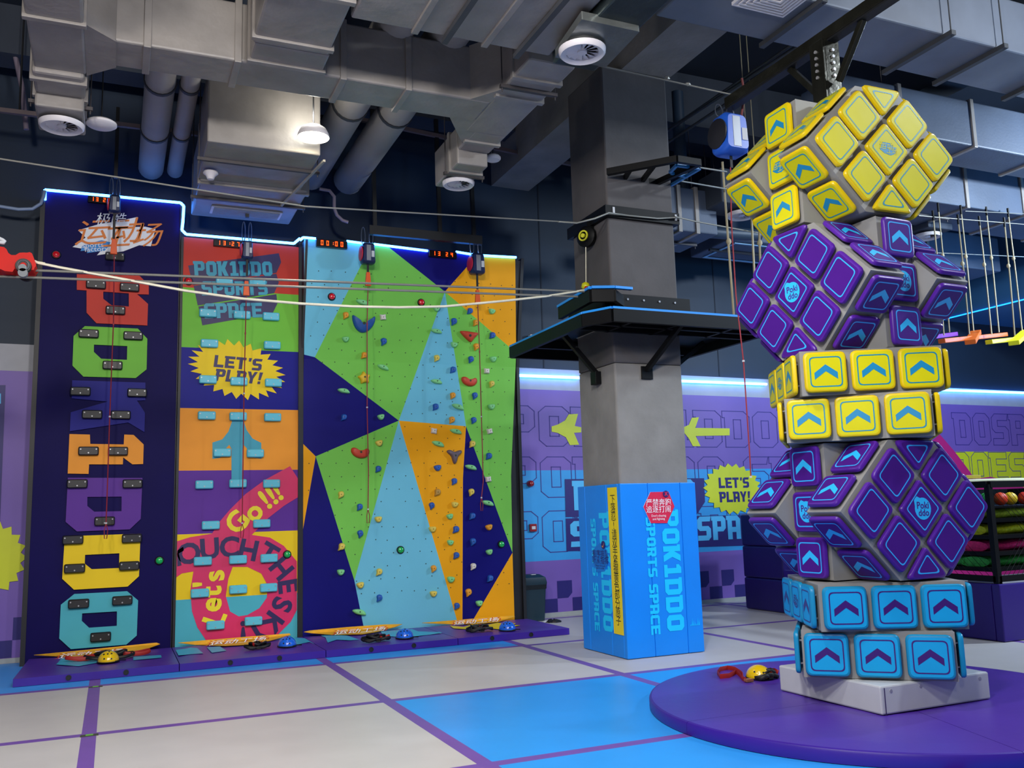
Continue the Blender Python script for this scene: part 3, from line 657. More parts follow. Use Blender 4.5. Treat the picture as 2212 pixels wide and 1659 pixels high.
def hold(px, col, shape, s, h, label, group, rot=0.0, cat='climbing hold'):
    c = onp3(*px); lean = math.atan2(.30, 1.6) if c.z > 3.55 else 0
    up = Vector((0, -math.sin(lean), math.cos(lean))); nn = X.cross(up)
    L = smoothloop(SH[shape], 1 if shape in ('star', 'triangle') else 2)
    ca, sa = math.cos(rot), math.sin(rot); L = [((a * ca - b * sa) * s, (a * sa + b * ca) * s) for a, b in L]
    F = fr(c, X, up); mb = MB(); m = HCOL[col]; rs = []
    for k, (sc, hh) in enumerate([(1, -.002), (1.0, h * .35), (.9, h * .72), (.7, h * .95), (.4, h)]):
        rs.append([F((p[0] * sc, p[1] * sc + (1 - sc) * s * .12), hh) for p in L])
    # keep inner rings inside for thin shapes by pulling towards the local middle line
    mb.rings(rs, m, True, True)
    q = F((0, s * .08), h); mb.cyl(q - nn * .004, q + nn * .002, s * .13, M_hole, 8)
    return tag(mb.build('climbing_hold', smooth=50), label, cat, group)
HS = [('g', 'leaf', C3, [(612, 728), (1213, 962), (1215, 1375), (780, 1258), (460, 1450), (1390, 1580)]), ('g', 'leaf', C4, [(1118, 160), (1000, 242), (1218, 398), (1330, 635), (478, 1358)]),
      ('g', 'cup', C3, [(475, 1028), (1665, 802), (1357, 1073), (1675, 1190), (1662, 1580), (1215, 780)]), ('g', 'cup', C4, [(622, 65), (1078, 724), (1081, 897), (1340, 960), (355, 1094), (1085, 1142), (1273, 1300)]),
      ('b', 'ear', C3, [(783, 1048), (1205, 1582), (1485, 800), (1355, 885), (1667, 998), (1493, 1193), (1347, 1280), (1525, 1490)]), ('b', 'ear', C4, [(374, 68), (1235, 87), (1335, 325), (602, 410), (1106, 492), (479, 662), (957, 653), (1226, 723), (1117, 811), (483, 839), (1230, 892), (1119, 983), (1344, 1136), (609, 1265), (1123, 1318)]),
      ('b', 'cup', C4, [(997, 402)]),
      ('o', 'ear', C3, [(475, 835), (625, 1160), (1533, 895), (1537, 1090), (1345, 1490)]), ('o', 'ear', C4, [(1090, 85), (969, 1070), (1201, 1228)]), ('o', 'cup', C4, [(1338, 796)]),
      ('w', 'chip', C3, [(778, 850), (1622, 1290)]), ('w', 'chip', C4, [(972, 158), (1341, 160), (1332, 478)]), ('w', 'ear', C4, [(1232, 1056)]),
      ('y', 'ear', C3, [(1215, 1183), (1663, 1395)]), ('y', 'ear', C4, [(1226, 245), (1220, 563), (355, 580), (359, 926), (608, 1093)]), ('y', 'cup', C4, [(610, 238), (1110, 645), (604, 743), (963, 809), (485, 1180), (969, 1237)]),
      ('t', 'ear', C4, [(994, 565)])]
CN = dict(g='green', b='blue', o='orange', w='white', y='yellow', t='tan')
allh = []
for c, shp, C, pts in HS:
    for p in pts:
        px = C([p])[0]; fi = next((i for i, (k, P) in enumerate(FAC) if inpoly(px, P)), 0); allh.append((CN[c], shp, px, fi))
ordn = ['topmost', 'second', 'third', 'fourth', 'fifth', 'sixth', 'seventh', 'eighth']
for col, shp, px, fi in allh:
    same = sorted([h[2] for h in allh if h[0] == col and h[3] == fi], key=lambda q: q[1]); k = same.index(px)
    if len(same) == 1: t = 'the only %s one' % col
    elif k == len(same) - 1: t = 'lowest of the %s ones' % col
    else: t = '%s %s one from the top' % (ordn[k], col) if k else 'topmost of the %s ones' % col
    sn = {'leaf': 'leaf-shaped', 'cup': 'cup-shaped', 'ear': 'ear-shaped', 'chip': 'notched'}[shp]
    s = {'leaf': .062, 'cup': .046, 'ear': .045, 'chip': .044}[shp]
    hold(px, col, shp, s * random.uniform(.95, 1.1), .055, '%s %s hold on %s, %s' % (col, sn, FNAME[fi], t), 'small climbing holds on the faceted wall', random.uniform(-.25, .25) if shp != 'leaf' else random.uniform(-.1, .1))
for C, p, col, shp, s, lab in [(C3, (620, 905), 'bigblue', 'crescent', .152, 'big dark blue crescent hold high on the green facet'), (C3, (626, 1345), 'bigyellow', 'star', .098, 'big yellow star hold on the large green facet'),
      (C3, (1480, 1005), 'red', 'triangle', .148, 'big orange-red triangular hold near the top right of the faceted wall'), (C3, (1483, 1375), 'red', 'kidney', .112, 'big orange-red kidney hold on the right-hand green facet'),
      (C4, (485, 303), 'red', 'kidney', .118, 'big orange-red kidney hold on the lower green triangle'), (C4, (1110, 325), 'grey', 'tripod', .108, 'big grey three-armed hold on the long orange facet')]:
    hold(C([p])[0], col, shp, s, .06, lab, 'large feature holds on the faceted wall')
b3 = lambda x, y, o=0: onp3(x, y, o)
button(C3([(363, 683)])[0], M_btnr, 'red dome button on the left sky-blue facet', b3); button(C3([(1091, 730)])[0], M_btnr, 'red dome button on the large green facet', b3)
button(C4([(752, 946)])[0], M_btng, 'green dome button on the tall sky-blue facet', b3); button(C4([(1420, 908)])[0], M_btng, 'green dome button on the right-hand navy facet', b3)

# ---- clocks
M_clk = mat('clock_black', '120a0c', .3, vary=0); M_seg = mat('clock_digits', 'ff5a10', .4, vary=0, emit=5, ecol='ff3c08'); 
SEG = {'0': 'abcdef', '1': 'bc', '2': 'abged', '3': 'abgcd', '4': 'fgbc', '7': 'abc'}
def clock(px0, px1, txt, label, plane):
    a, b = plane(*px0, .03), plane(*px1, .03); c = (a + b) / 2; c.y = min(a.y, b.y) - .02; w = abs(b.x - a.x); h = abs(a.z - b.z)
    r = thing('digital_clock', label, 'clock', (c.x, c.y, c.z - h / 2), 'red digital timers above the climbing walls')
    mb = MB(); mb.box((c.x - w / 2, c.y, c.z - h / 2), (c.x + w / 2, c.y + .05, c.z + h / 2), M_clk); mb.build('case', r, bevel=.006)
    mb = MB(); k = h * .62; dw = k * .5; t = k * .13; xs = {4: [-.36, -.18, .1, .28]}[4]
    for i, d in enumerate(txt.replace(':', '')):
        x = c.x + w * xs[i] - (0 if i < 2 else 0); z = c.z
        if i: mb.build('digit', r, recalc=False); mb = MB()
        R = lambda x0, x1, z0, z1: mb.poly([(x0, c.y - .003, z0), (x1, c.y - .003, z0), (x1, c.y - .003, z1), (x0, c.y - .003, z1)], M_seg)
        for s in SEG[d]:
            if s == 'a': R(x, x + dw, z + k / 2 - t, z + k / 2)
            if s == 'g': R(x, x + dw, z - t / 2, z + t / 2)
            if s == 'd': R(x, x + dw, z - k / 2, z - k / 2 + t)
            if s == 'b': R(x + dw - t, x + dw, z + t * .3, z + k / 2)
            if s == 'c': R(x + dw - t, x + dw, z - k / 2, z - t * .3)
            if s == 'f': R(x, x + t, z + t * .3, z + k / 2)
            if s == 'e': R(x, x + t, z - k / 2, z - t * .3)
    if ':' in txt:
        for dz in (-.18, .18): mb.box((c.x + w * .03, c.y - .004, c.z + dz * k - t * .6), (c.x + w * .03 + t, c.y - .003, c.z + dz * k + t * .6), M_seg)
    mb.build('digit', r, recalc=False)
clock((190, 423), (245, 442), '1322', 'red digital timer atop the navy letter panel, partly hidden by its belay unit', pp)
clock((461, 517), (526, 537), '13:27', 'red digital timer at the top of the striped panel, beside its belay unit', pp)
clock((683, 516), (749, 539), '00:00', 'red digital timer reading 00:00 at the left of the faceted wall', onp3)
clock((926, 540), (985, 560), '1324', 'red digital timer reading 13 24 at the middle of the faceted wall', onp3)
# ================================================================ CUBE TOWER ON THE ROUND MAT
TX, TY = 5.25, 5.34
M_vin = mat('vinyl_purple_sheen', '4a2b96', .38, vary=.05, scale=2, bump=.12, bscale=5)  # mat tops: lighter tone stands in for a glossy reflection
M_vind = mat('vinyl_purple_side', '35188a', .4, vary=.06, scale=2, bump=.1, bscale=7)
M_grey = mat('vinyl_grey', '8a8a88', .5, vary=.06, scale=3, bump=.1, bscale=8)
M_greyl = mat('vinyl_light', 'b4b8bc', .5, vary=.05, scale=3, bump=.12, bscale=6)
M_seamd = mat('vinyl_seam', '26124e', .6, vary=0)
cc = onz(1487, 1588); R = 1.655; C0 = Vector((5.215, 5.345, 0)); H = .088
rt = thing('round_mat', 'large round purple floor mat beneath the cube tower', 'mat', C0)
seams = [math.radians(a) for a in (180 - .4 + 0, 252, 324, 36, 108)]
seams = [math.atan2(cc.y - C0.y, cc.x - C0.x)]
s2 = onz(2212, 1625, H); a2 = math.atan2(s2.y - C0.y, s2.x - C0.x); s3 = onz(1501, 1448, H); a3 = math.atan2(s3.y - C0.y, s3.x - C0.x)
seams = sorted([math.pi, -math.pi / 2, 0.0, math.pi / 2])
seams = sorted([a3, seams and math.atan2(cc.y - C0.y, cc.x - C0.x), a2, .35, 1.55])
for i, a in enumerate(seams):
    b = seams[(i + 1) % len(seams)]
    if b < a: b += 2 * math.pi
    n = max(6, int((b - a) / .06)); g = .003
    def ring(r, z, inner): return [C0 + Vector((math.cos(a + (b - a) * k / n) * r, math.sin(a + (b - a) * k / n) * r, z)) for k in range(n + 1)]
    mb = MB(); mid = (a + b) / 2; cen = C0 + Vector((math.cos(mid) * g, math.sin(mid) * g, 0))
    prof = [(R - .004, .004), (R, .02), (R, H - .018), (R - .006, H - .005), (R - .02, H)]
    rs = [[p + Vector((math.cos(mid), math.sin(mid), 0)) * g for p in ring(r, z, 0)] for r, z in prof]
    nn = n + 1; vs = [p for r in rs for p in r]; fs = []
    for k in range(len(rs) - 1):
        for j in range(n): fs.append((k * nn + j, k * nn + j + 1, (k + 1) * nn + j + 1, (k + 1) * nn + j))
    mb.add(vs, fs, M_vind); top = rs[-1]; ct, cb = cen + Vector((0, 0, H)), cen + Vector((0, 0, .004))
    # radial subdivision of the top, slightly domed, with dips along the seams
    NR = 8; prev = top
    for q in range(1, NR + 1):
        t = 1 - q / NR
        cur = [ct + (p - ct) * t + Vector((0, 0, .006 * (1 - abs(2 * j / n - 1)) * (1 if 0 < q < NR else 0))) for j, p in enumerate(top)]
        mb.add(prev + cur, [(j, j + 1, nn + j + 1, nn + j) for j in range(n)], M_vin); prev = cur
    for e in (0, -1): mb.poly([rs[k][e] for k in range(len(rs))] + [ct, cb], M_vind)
    mb.build('wedge', rt, smooth=45)
# base block
bk = C0 + Vector((.03, -.035, 0)); hs = .511
mb = MB(); mb.box((bk.x - hs, bk.y - hs, H + .0085), (bk.x + hs, bk.y + hs, .283), M_greyl)
r = thing('plinth_block', 'low light grey square padded block under the lowest blue cube layer', 'block', (bk.x, bk.y, H))
mb.build('body', r, bevel=.012)
mb = MB()
for dx, z in ((-.42, .245), (-.15, .25), (.42, .245)): mb.cyl((bk.x + dx, bk.y - hs - .003, z), (bk.x + dx, bk.y - hs + .004, z), .012, M_screw, 10)
mb.build('rivets', r)
mb = MB(); mb.box((bk.x - hs + .03, bk.y - hs - .002, H + .003), (bk.x - hs + .036, bk.y - hs + .002, .27), M_seamd); mb.build('seam', r)

PADS = {'blue': ('18a0da', '1384b2', '3a0d6c', '3a1470'), 'yellow': ('cfc80e', 'd8ba0a', '1285b4', '1285a0'), 'purple': ('44157c', '4c1c8e', '2ab4f0', '2fa8f4')}
PM = {k: (mat('pad_%s_face' % k, v[0], .42, vary=.04, scale=4, bump=.05, bscale=9, spec=.22), mat('pad_%s_edge' % k, v[1], .36, vary=.05, scale=4, spec=.35), mat('pad_%s_mark' % k, v[2], .4, vary=0), mat('pad_%s_line' % k, v[3], .4, vary=0)) for k, v in PADS.items()}
PADS2 = {}
CHEV = [(-.082, -.056), (-.082, -.006), (0, .054), (.082, -.006), (.082, -.056), (0, .003)]
def cubepad(root, o, ux, uy, col, kind, poly=None):
    """raised pad in the plane (ux, uy); kind arrow / logo / plain"""
    F = fr(o, ux, uy); face, edge, mark, line = PM[col]; nn = Vector(ux).cross(Vector(uy)).normalized()
    base = poly or [(-.15, -.147), (.15, -.147), (.15, .147), (-.15, .147)]
    r = .045 if not poly else .03
    A = rpoly(base, r, 4); B = rpoly(inset(base, .006), r * .9, 4); D = rpoly(inset(base, .016), r * .8, 4)
    if len(inset(base, .01)) and (Vector(A[0]) - Vector(B[0])).length > .1: pass
    mb = MB(); mb.rings([[F(p, .020) for p in B], [F(p, .026) for p in A], [F(p, .043) for p in A], [F(p, .052) for p in B], [F(p, .055) for p in D]], edge, True, False)
    mb.add([F(p, .055) for p in D], [list(range(len(D)))], face)
    L1 = rpoly(inset(base, .036), r * .75, 4); L2 = rpoly(inset(base, .0445), r * .66, 4); n = len(L1)
    mb.add([F(p, .0562) for p in L1] + [F(p, .0562) for p in L2], [(i, (i + 1) % n, n + (i + 1) % n, n + i) for i in range(n)], line)
    if kind == 'arrow': mb.holes([[F(p, .0562) for p in CHEV]], mark)
    if kind == 'logo':
        if col == 'purple':
            mb.poly([F((.078 * math.cos(t) + (-.012 if 2.0 < t < 2.7 else 0), .078 * math.sin(t) + (.02 if 2.0 < t < 2.7 else 0)), .0562) for t in [k * math.pi / 12 for k in range(24)]], mark)
            mb.text('Poki', F((0, .022), .0572), ux, uy, .068, face, bold=.001); mb.text('ddo', F((.004, -.03), .0572), ux, uy, .066, face, bold=.001)
        else:
            mb.poly([F(p, .0562) for p in [(-.085, -.01), (-.05, .045), (.02, .05), (.055, .02), (.085, .018), (.07, -.03), (.02, -.05), (-.04, -.04)]][::1], mark)
            mb.text('运动', F((-.02, .018), .0572), ux, uy, .07, face, shear=.2); mb.text('工场', F((.03, -.018), .0572), ux, uy, .055, face, shear=.2)
    # standoff bolts
    for sx in (-.09, .09):
        for sy in (-.08, .08):
            if not poly: mb.cyl(F((sx, sy), -.002), F((sx, sy), .024), .007, M_screw, 6)
    ob = mb.build('pad', root, smooth=35, recalc=False)
    return ob
UPV = Vector((0, 0, 1))
def body_slice(root, c, ex, ey, ez, hx, hy, hz, diamond=False):
    """grey body block; diamond: square turned 45 degrees in the (ex, ez) plane with cut top and bottom"""
    mb = MB(); F = lambda x, y, z: c + ex * x + ey * y + ez * z
    if not diamond: P = [(-hx, -hz), (hx, -hz), (hx, hz), (-hx, hz)]
    else:
        d = .5 * math.sqrt(2); q = d - .492
        P = [(-q, -.492), (q, -.492), (d, 0), (q, .492), (-q, .492), (-d, 0)]
    mb.slab([[F(x, -hy, z) for x, z in P]], ey * (2 * hy), M_grey)
    # piping along the outer edges
    return mb.build('body', root, bevel=.008)
def cube_slab(name, label, yaw, z, col, logoside=True):
    e = Vector((math.cos(yaw), math.sin(yaw), 0)); g = Vector((-e.y, e.x, 0)); c = Vector((TX, TY, z))
    r = thing(name, label, 'cube layer', (TX, TY, z - 1 / 6)); body_slice(r, c, e, g, UPV, .5, .5, .164)
    for nrm, u in ((-g, e), (e, g), (g, -e), (-e, -g)):
        for i in (-1, 0, 1): cubepad(r, c + nrm * .5 + u * (i / 3), u, UPV, col, 'logo' if (nrm == -e and i == 0 and logoside) else 'arrow')
    return r
d2r = math.radians
cube_slab('cube_layer', 'lowest cube layer, bright blue pads with purple arrows, standing on the grey block', d2r(-43.1), .4503, 'blue')
cube_slab('cube_layer', 'upper of the two bright blue layers, turned so its left side shows three narrow pads', d2r(-28.5), .7792, 'blue')
cube_slab('cube_layer', 'lower of the two yellow layers with blue arrows, above the lower purple cube', d2r(-43.2), 2.1172, 'yellow')
cube_slab('cube_layer', 'upper of the two yellow layers with blue arrows, just under the upper purple cube', d2r(-29.3), 2.4462, 'yellow')
def twisted_cube(name, label, yaw, z, col):
    e = Vector((math.cos(yaw), math.sin(yaw), 0)); g = Vector((-e.y, e.x, 0)); c = Vector((TX, TY, z))
    r = thing(name, label, 'cube', (TX, TY, z - .5)); k = math.sqrt(.5); dr, ur = (e - UPV) * k, (e + UPV) * k
    for j in (-1, 0, 1):
        cs = c + g * (j / 3)
        body_slice(r, cs, e, g, UPV, .5, .1655, .494, diamond=(j != 0))
        if j == 0:
            for s, u in ((-1, -g), (1, g)):
                for i in (1, 0, -1): cubepad(r, cs + e * (s * .5) + UPV * (i / 3), u, UPV, col, 'logo' if i == 0 else 'arrow')
        else:
            # rim pads: (normal, up-slope direction, offset along slope)
            for nrm, up in ((ur, -dr), (dr, ur), (-dr, ur), (-ur, -dr)):
                nrm = nrm.copy(); up = up.copy()
                if up.z < 0: up = -up
                ux = up.cross(nrm); 
                for i in (0, 1, -1):
                    p = cs + nrm * .5 + up * (i / 3)
                    if abs((p - c).z) > .46: continue
                    cubepad(r, p, ux, up, col, 'arrow')
    for s in (-1, 1):
        nn = g * s; u = e if s < 0 else -e; a, b = (u - UPV) * k, (u + UPV) * k
        o = c + nn * .5
        for i in (-1, 0, 1):
            for j in (-1, 0, 1):
                p = o + a * (i / 3) + b * (j / 3)
                if i * j == -1:
                    sg = 1 if i < 0 else -1   # top corner when i = -1, j = 1
                    base = [(-.205, .128), (.205, .128), (0, -.10)] if sg > 0 else [(-.205, -.128), (0, .10), (.205, -.128)]
                    base = [(x, y + sg * -.025) for x, y in base]
                    if sg > 0: base = [base[2], base[1], base[0]]
                    else: base = [base[0], base[2], base[1]]
                    pc = o + UPV * (sg * .385); cubepad(r, pc, u, UPV, col, 'plain', poly=base)
                else:
                    cubepad(r, p, b, -a, col, 'plain') if (i, j) != (0, 0) else cubepad(r, p, u, UPV, col, 'logo', poly=[(0, -.212), (.212, 0), (0, .212), (-.212, 0)])
    return r
twisted_cube('twisted_cube', 'lower purple cube of the tower, twisted layers, its diamond face to the right', d2r(.4), 1.4478, 'purple')
twisted_cube('twisted_cube', 'upper purple cube of the tower, twisted layers, its diamond face to the left', d2r(-87.4), 3.1055, 'purple')
twisted_cube('twisted_cube', 'top yellow cube of the tower, twisted layers, hanging under the steel beam', d2r(-.95), 4.1191, 'yellow')
# ---- steel above the tower
M_steel = mat('steel_post', '35352e', .3, metal=.7, vary=.25, scale=6, bump=.2, bscale=20)
M_sblk = mat('steel_black', '16171a', .5, vary=.1)
r = thing('steel_beam', 'dark steel beam running overhead across the top of the cube tower', 'beam', (TX, 4.3, 5.22))
mb = MB(); mb.box((TX - .05, 1.6, 5.24), (TX + .05, 6.62, 5.34), M_steel); mb.build('beam', r, bevel=.006)
mb = MB(); mb.box((TX - .045, 1.6, 5.222), (TX + .045, 6.64, 5.239), M_sblk); mb.build('lower_flange', r)
for dy in (1, -1):
    mb = MB(); mb.bar((TX, TY + dy * .12, 4.86), (TX, TY + dy * .42, 5.23), .05, .045, M_steel, up=(1, 0, 0)); mb.build('brace', r, bevel=.004)
mb = MB(); mb.box((TX - .10, TY - .075, 4.55), (TX - .075, TY + .075, 5.24), M_steel); mb.box((TX - .075, TY - .075, 4.55), (TX + .075, TY - .06, 5.24), M_steel); mb.box((TX - .075, TY - .06, 4.6), (TX + .075, TY + .075, 5.22), M_steel)
mb.build('post', r, bevel=.004)
mb = MB()
for k in range(5): mb.cyl((TX - .112, TY, 4.93 + .055 * k), (TX - .098, TY, 4.93 + .055 * k), .014, M_screw, 8); mb.cyl((TX, TY - .088, 4.93 + .055 * k), (TX, TY - .073, 4.93 + .055 * k), .014, M_screw, 8)
mb.build('bolts', r)
# ================================================================ DUCTS, PIPES, LAMPS, RAILS
M_duct = mat('duct_grey', '8a8581', .42, vary=.14, scale=3, bump=.5, bscale=5, spec=.6)
M_ductd = mat('duct_side', '3f4146', .55, vary=.14, scale=3, bump=.25, bscale=6)
M_band2 = mat('duct_strap', '3a3c40', .6, vary=.1)
M_vent = mat('vent_white', 'dcd8dc', .45, vary=.03)
M_ventin = mat('vent_dark', '2a2a2e', .7, vary=0)
M_pipe = mat('pipe_grey', '98938e', .6, vary=.1, scale=2, bump=.05)
def duct(root, lo, hi, straps=(), axis=1, m=None, name='duct_section', bev=.02):
    mb = MB(); mb.box(lo, hi, m or M_duct); o = mb.build(name, root, bevel=bev)
    for s in straps:
        mb = MB(); lo2, hi2 = list(lo), list(hi)
        for k in range(3):
            if k == axis: lo2[k], hi2[k] = s - .03, s + .03
            else: lo2[k] -= .022; hi2[k] += .022
        mb.box(lo2, hi2, M_duct); mb.build('flange', root, bevel=.006)
    return o
def hanger(root, x0, x1, y, z, top=7.48, m=None):
    mb = MB(); m = m or mat('hanger_steel', '4a4648', .5, metal=.4, vary=.1)
    mb.box((x0 - .06, y - .02, z - .035), (x1 + .06, y + .02, z - .002), m)
    for x in (x0 - .04, x1 + .04): mb.cyl((x, y, z - .07), (x, y, top), .006, m, 6)
    mb.build('hanger', root)
def swirl_vent(root, c, r, name='swirl_vent'):
    mb = MB(); mb.lathe([(r, 0), (r * .98, -.03), (r * .9, -.045), (r * .70, -.028), (r * .66, .01)], c, M_vent, (0, 0, 1), 32)
    mb.lathe([(r * .68, .012), (0, .014)], c, M_ventin, (0, 0, 1), 24); mb.lathe([(r * .22, -.005), (r * .2, -.03), (0, -.034)], c, M_vent, (0, 0, 1), 16)
    for k in range(14):
        a = 2 * math.pi * k / 14; d = Vector((math.cos(a), math.sin(a), 0)); t = Vector((-d.y, d.x, 0)); c2 = Vector(c)
        mb.add([c2 + d * r * .2 - t * .012 + Vector((0, 0, -.02)), c2 + d * r * .68 - t * .035 + Vector((0, 0, -.022)), c2 + d * r * .68 + t * .02 + Vector((0, 0, -.004)), c2 + d * r * .2 + t * .006 + Vector((0, 0, -.004))], [(0, 1, 2, 3)], M_vent)
    return mb.build(name, root, smooth=40, recalc=False)
ZA = 5.46
# one connected run: left branch, cross run, right branches
r = thing('air_duct', 'long wrapped grey air duct running left to right above the climbing walls', 'air duct', (1.584, 8.008, ZA))
duct(r, (-0.317, 7.691, ZA), (3.256, 8.158, 6.006), straps=(0.15, 0.88, 1.804, 2.42,), axis=0)
duct(r, (3.247, 6.794, ZA), (3.714, 8.395, 5.988), straps=(7.128, 7.524,), axis=1)
duct(r, (3.344, 8.378, ZA), (3.714, 8.888, 5.9), straps=(8.624,), axis=1)
duct(r, (3.335, 8.87, 5.302), (3.696, 9.636, 5.724), straps=(9.108,), axis=1)
# tapered shoulders where the branches leave
for P in ([(-.37, 8.60), (-.37, 9.5), (-.36, 9.4), (.05, 9.27), (.3, 9.265), (.05, 8.745), (-.2, 8.72)],):
    pass
mb = MB()
mb.slab([[(2.992, 8.149, ZA + .003), (3.335, 8.712, ZA + .003), (3.388, 8.36, ZA + .003), (3.256, 8.096, ZA + .003)]], (0, 0, .55), M_duct); mb.build('elbow_fillet', r, bevel=.01); mb = MB(); mb.slab([[(3.036, 7.7, ZA + .003), (3.256, 7.7, ZA + .003), (3.256, 7.392, ZA + .003)]], (0, 0, .55), M_duct)
mb.build('elbow_fillet', r, bevel=.01)
swirl_vent(r, (3.52, 9.346, 5.275), .185)
hanger(r, 3.335, 3.696, 9.152, 5.302); hanger(r, 3.247, 3.714, 7.304, ZA)
r = thing('air_duct', 'wrapped grey air duct at the upper left ending in a round swirl vent', 'air duct', (-0.528, 7.48, 5.372))
duct(r, (-0.739, 5.104, 5.434), (-0.326, 8.36, 5.9), straps=(7.48, 6.336,), axis=1); duct(r, (-0.757, 8.342, 5.39), (-0.343, 9.328, 5.768), straps=(8.466, 8.8,), axis=1, bev=.03)
mb = MB(); mb.slab([[(-0.326, 7.48, ZA - .01), (-0.088, 7.691, ZA - .01), (-0.088, 8.158, ZA - .01), (-0.326, 8.404, ZA - .01)]], (0, 0, .5), M_duct); mb.build('shoulder', r, bevel=.01)
mb = MB(); mb.box((-0.757, 8.756, 5.266), (-0.352, 9.346, 5.398), M_duct); mb.build('vent_box', r, bevel=.02)
swirl_vent(r, (-0.546, 9.046, 5.24), .198)
hanger(r, -0.757, -0.343, 8.888, 5.372)
r = thing('air_duct', 'wide wrapped duct with a flanged end crossing the top left of the picture', 'air duct', (1.32, 6.688, 5.46))
duct(r, (0.95, 4.576, 5.442), (1.584, 7.304, 6.12), straps=(7.198, 6.424,), axis=1); duct(r, (0.968, 7.322, 5.451), (1.602, 7.682, 5.988), straps=(7.621,), axis=1)
r = thing('air_duct', 'broad flat duct with a projecting flange crossing the top middle', 'air duct', (2.288, 6.072, 5.416))
duct(r, (1.619, 4.752, 5.442), (3.379, 6.653, 6.076), straps=(2.156, 2.772,), axis=0)
mb = MB(); mb.bar((2.42, 4.928, 5.412), (2.42, 6.688, 5.412), .05, .04, M_ductd); mb.bar((3.08, 4.928, 5.412), (3.08, 6.706, 5.412), .05, .04, M_ductd); mb.build('rail', r)
r = thing('air_duct', 'shiny metal duct box carrying the round swirl vent left of the column', 'air duct', (3.608, 6.16, 5.328))
M_foil = mat('foil', '8a8f8c', .32, metal=.7, vary=.15, scale=5, bump=.35, bscale=9)
duct(r, (3.397, 5.192, 5.372), (3.819, 6.644, 5.988), m=mat('foil_dark', '3c4648', .3, metal=.5, vary=.15, bump=.3, bscale=8))
mb = MB(); mb.slab([[(3.256, 5.826, 5.319), (3.784, 5.826, 5.319), (3.819, 6.442, 5.319), (3.326, 6.442, 5.319)]], (0, 0, .07), M_foil); mb.build('vent_box', r, bevel=.01)
swirl_vent(r, (3.458, 6.204, 5.293), .198)
# big return-air duct over the striped panel
r = thing('return_duct', 'large boxy grey return duct above the striped panel, with a slim grille near its end', 'air duct', (1.35, 10.4, 5.3))
duct(r, (.76, 9.15, 5.30), (1.90, 10.25, 6.1), straps=(), axis=1, bev=.015); duct(r, (.78, 10.24, 5.28), (1.98, 11.5, 5.95), straps=(10.3,), axis=1)
mb = MB(); mb.box((.98, 11.02, 5.262), (1.82, 11.3, 5.279), M_vent); mb.build('grille_frame', r, bevel=.004)
mb = MB()
for k in range(9): mb.box((1.01, 11.045 + k * .027, 5.252), (1.79, 11.057 + k * .027, 5.262), mat('grille_blade', '9aa0ac', .5, vary=.05))
mb.build('grille', r)
hanger(r, .76, 1.92, 9.6, 5.30); hanger(r, .78, 1.98, 10.75, 5.28)
mb = MB(); mb.bar((1.95, 9.2, 5.27), (1.75, 10.7, 5.25), .025, .025, mat('pipe_pale', '9a9690', .5)); mb.build('conduit', r)
r = thing('air_duct', 'grey concrete-coloured duct with three cross rails at the upper right', 'air duct', (7.5, 6.3, 6.1))
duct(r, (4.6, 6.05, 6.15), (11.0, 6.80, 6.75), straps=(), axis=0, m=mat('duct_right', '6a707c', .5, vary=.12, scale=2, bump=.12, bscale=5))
for x in (6.25, 8.05, 9.0): hanger(r, 0, 0, 0, 0) if False else None
for x in (5.9, 7.55, 8.3, 9.4):
    mb = MB(); mb.box((x - .03, 5.95, 6.10), (x + .03, 6.86, 6.148), M_band2); mb.cyl((x, 5.98, 6.1), (x, 5.98, 7.5), .008, M_band2, 6); mb.build('cross_rail', r)
# square diffuser
r = thing('ceiling_diffuser', 'white square louvred air diffuser at the top edge of the picture', 'air vent', (5.2, 6.1, 6.1))
pa = onz(1578, 10, 6.12); pb = onz(1660, 35, 6.12); c = (pa + pb) / 2
cx, cy = pb.x + .0, pb.y - .05
mb = MB()
for k in range(6):
    h = .30 - k * .045; z = 6.13 - .006 * k; q = .018
    for a, b in (((-h, -h), (h, -h + q)), ((-h, h - q), (h, h)), ((-h, -h + q), (-h + q, h - q)), ((h - q, -h + q), (h, h - q))): mb.box((cx - .15 + a[0], cy - .28 + a[1], z - .012), (cx - .15 + b[0], cy - .28 + b[1], z), M_vent)
mb.build('louvres', r, recalc=False)
mb = MB(); mb.box((cx - .45, cy - .58, 6.13), (cx + .15, cy + .02, 6.16), M_vent); mb.build('frame', r)
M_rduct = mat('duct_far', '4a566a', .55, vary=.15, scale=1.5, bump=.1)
# more ducts and boxes in the blue gloom at the far right
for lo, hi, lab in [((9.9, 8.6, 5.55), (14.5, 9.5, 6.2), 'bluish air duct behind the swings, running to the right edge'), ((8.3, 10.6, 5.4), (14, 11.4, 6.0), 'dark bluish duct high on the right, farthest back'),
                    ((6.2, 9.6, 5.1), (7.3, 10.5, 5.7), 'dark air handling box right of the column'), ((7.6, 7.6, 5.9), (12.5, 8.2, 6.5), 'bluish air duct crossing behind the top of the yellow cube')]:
    r = thing('air_duct', lab, 'air duct', ((lo[0] + hi[0]) / 2, (lo[1] + hi[1]) / 2, lo[2])); duct(r, lo, hi, straps=[lo[0] + (hi[0] - lo[0]) * t for t in (.2, .45, .7)], axis=0, m=M_rduct); hanger(r, lo[0] + .1, lo[0] + 1.0, (lo[1] + hi[1]) / 2, lo[2])
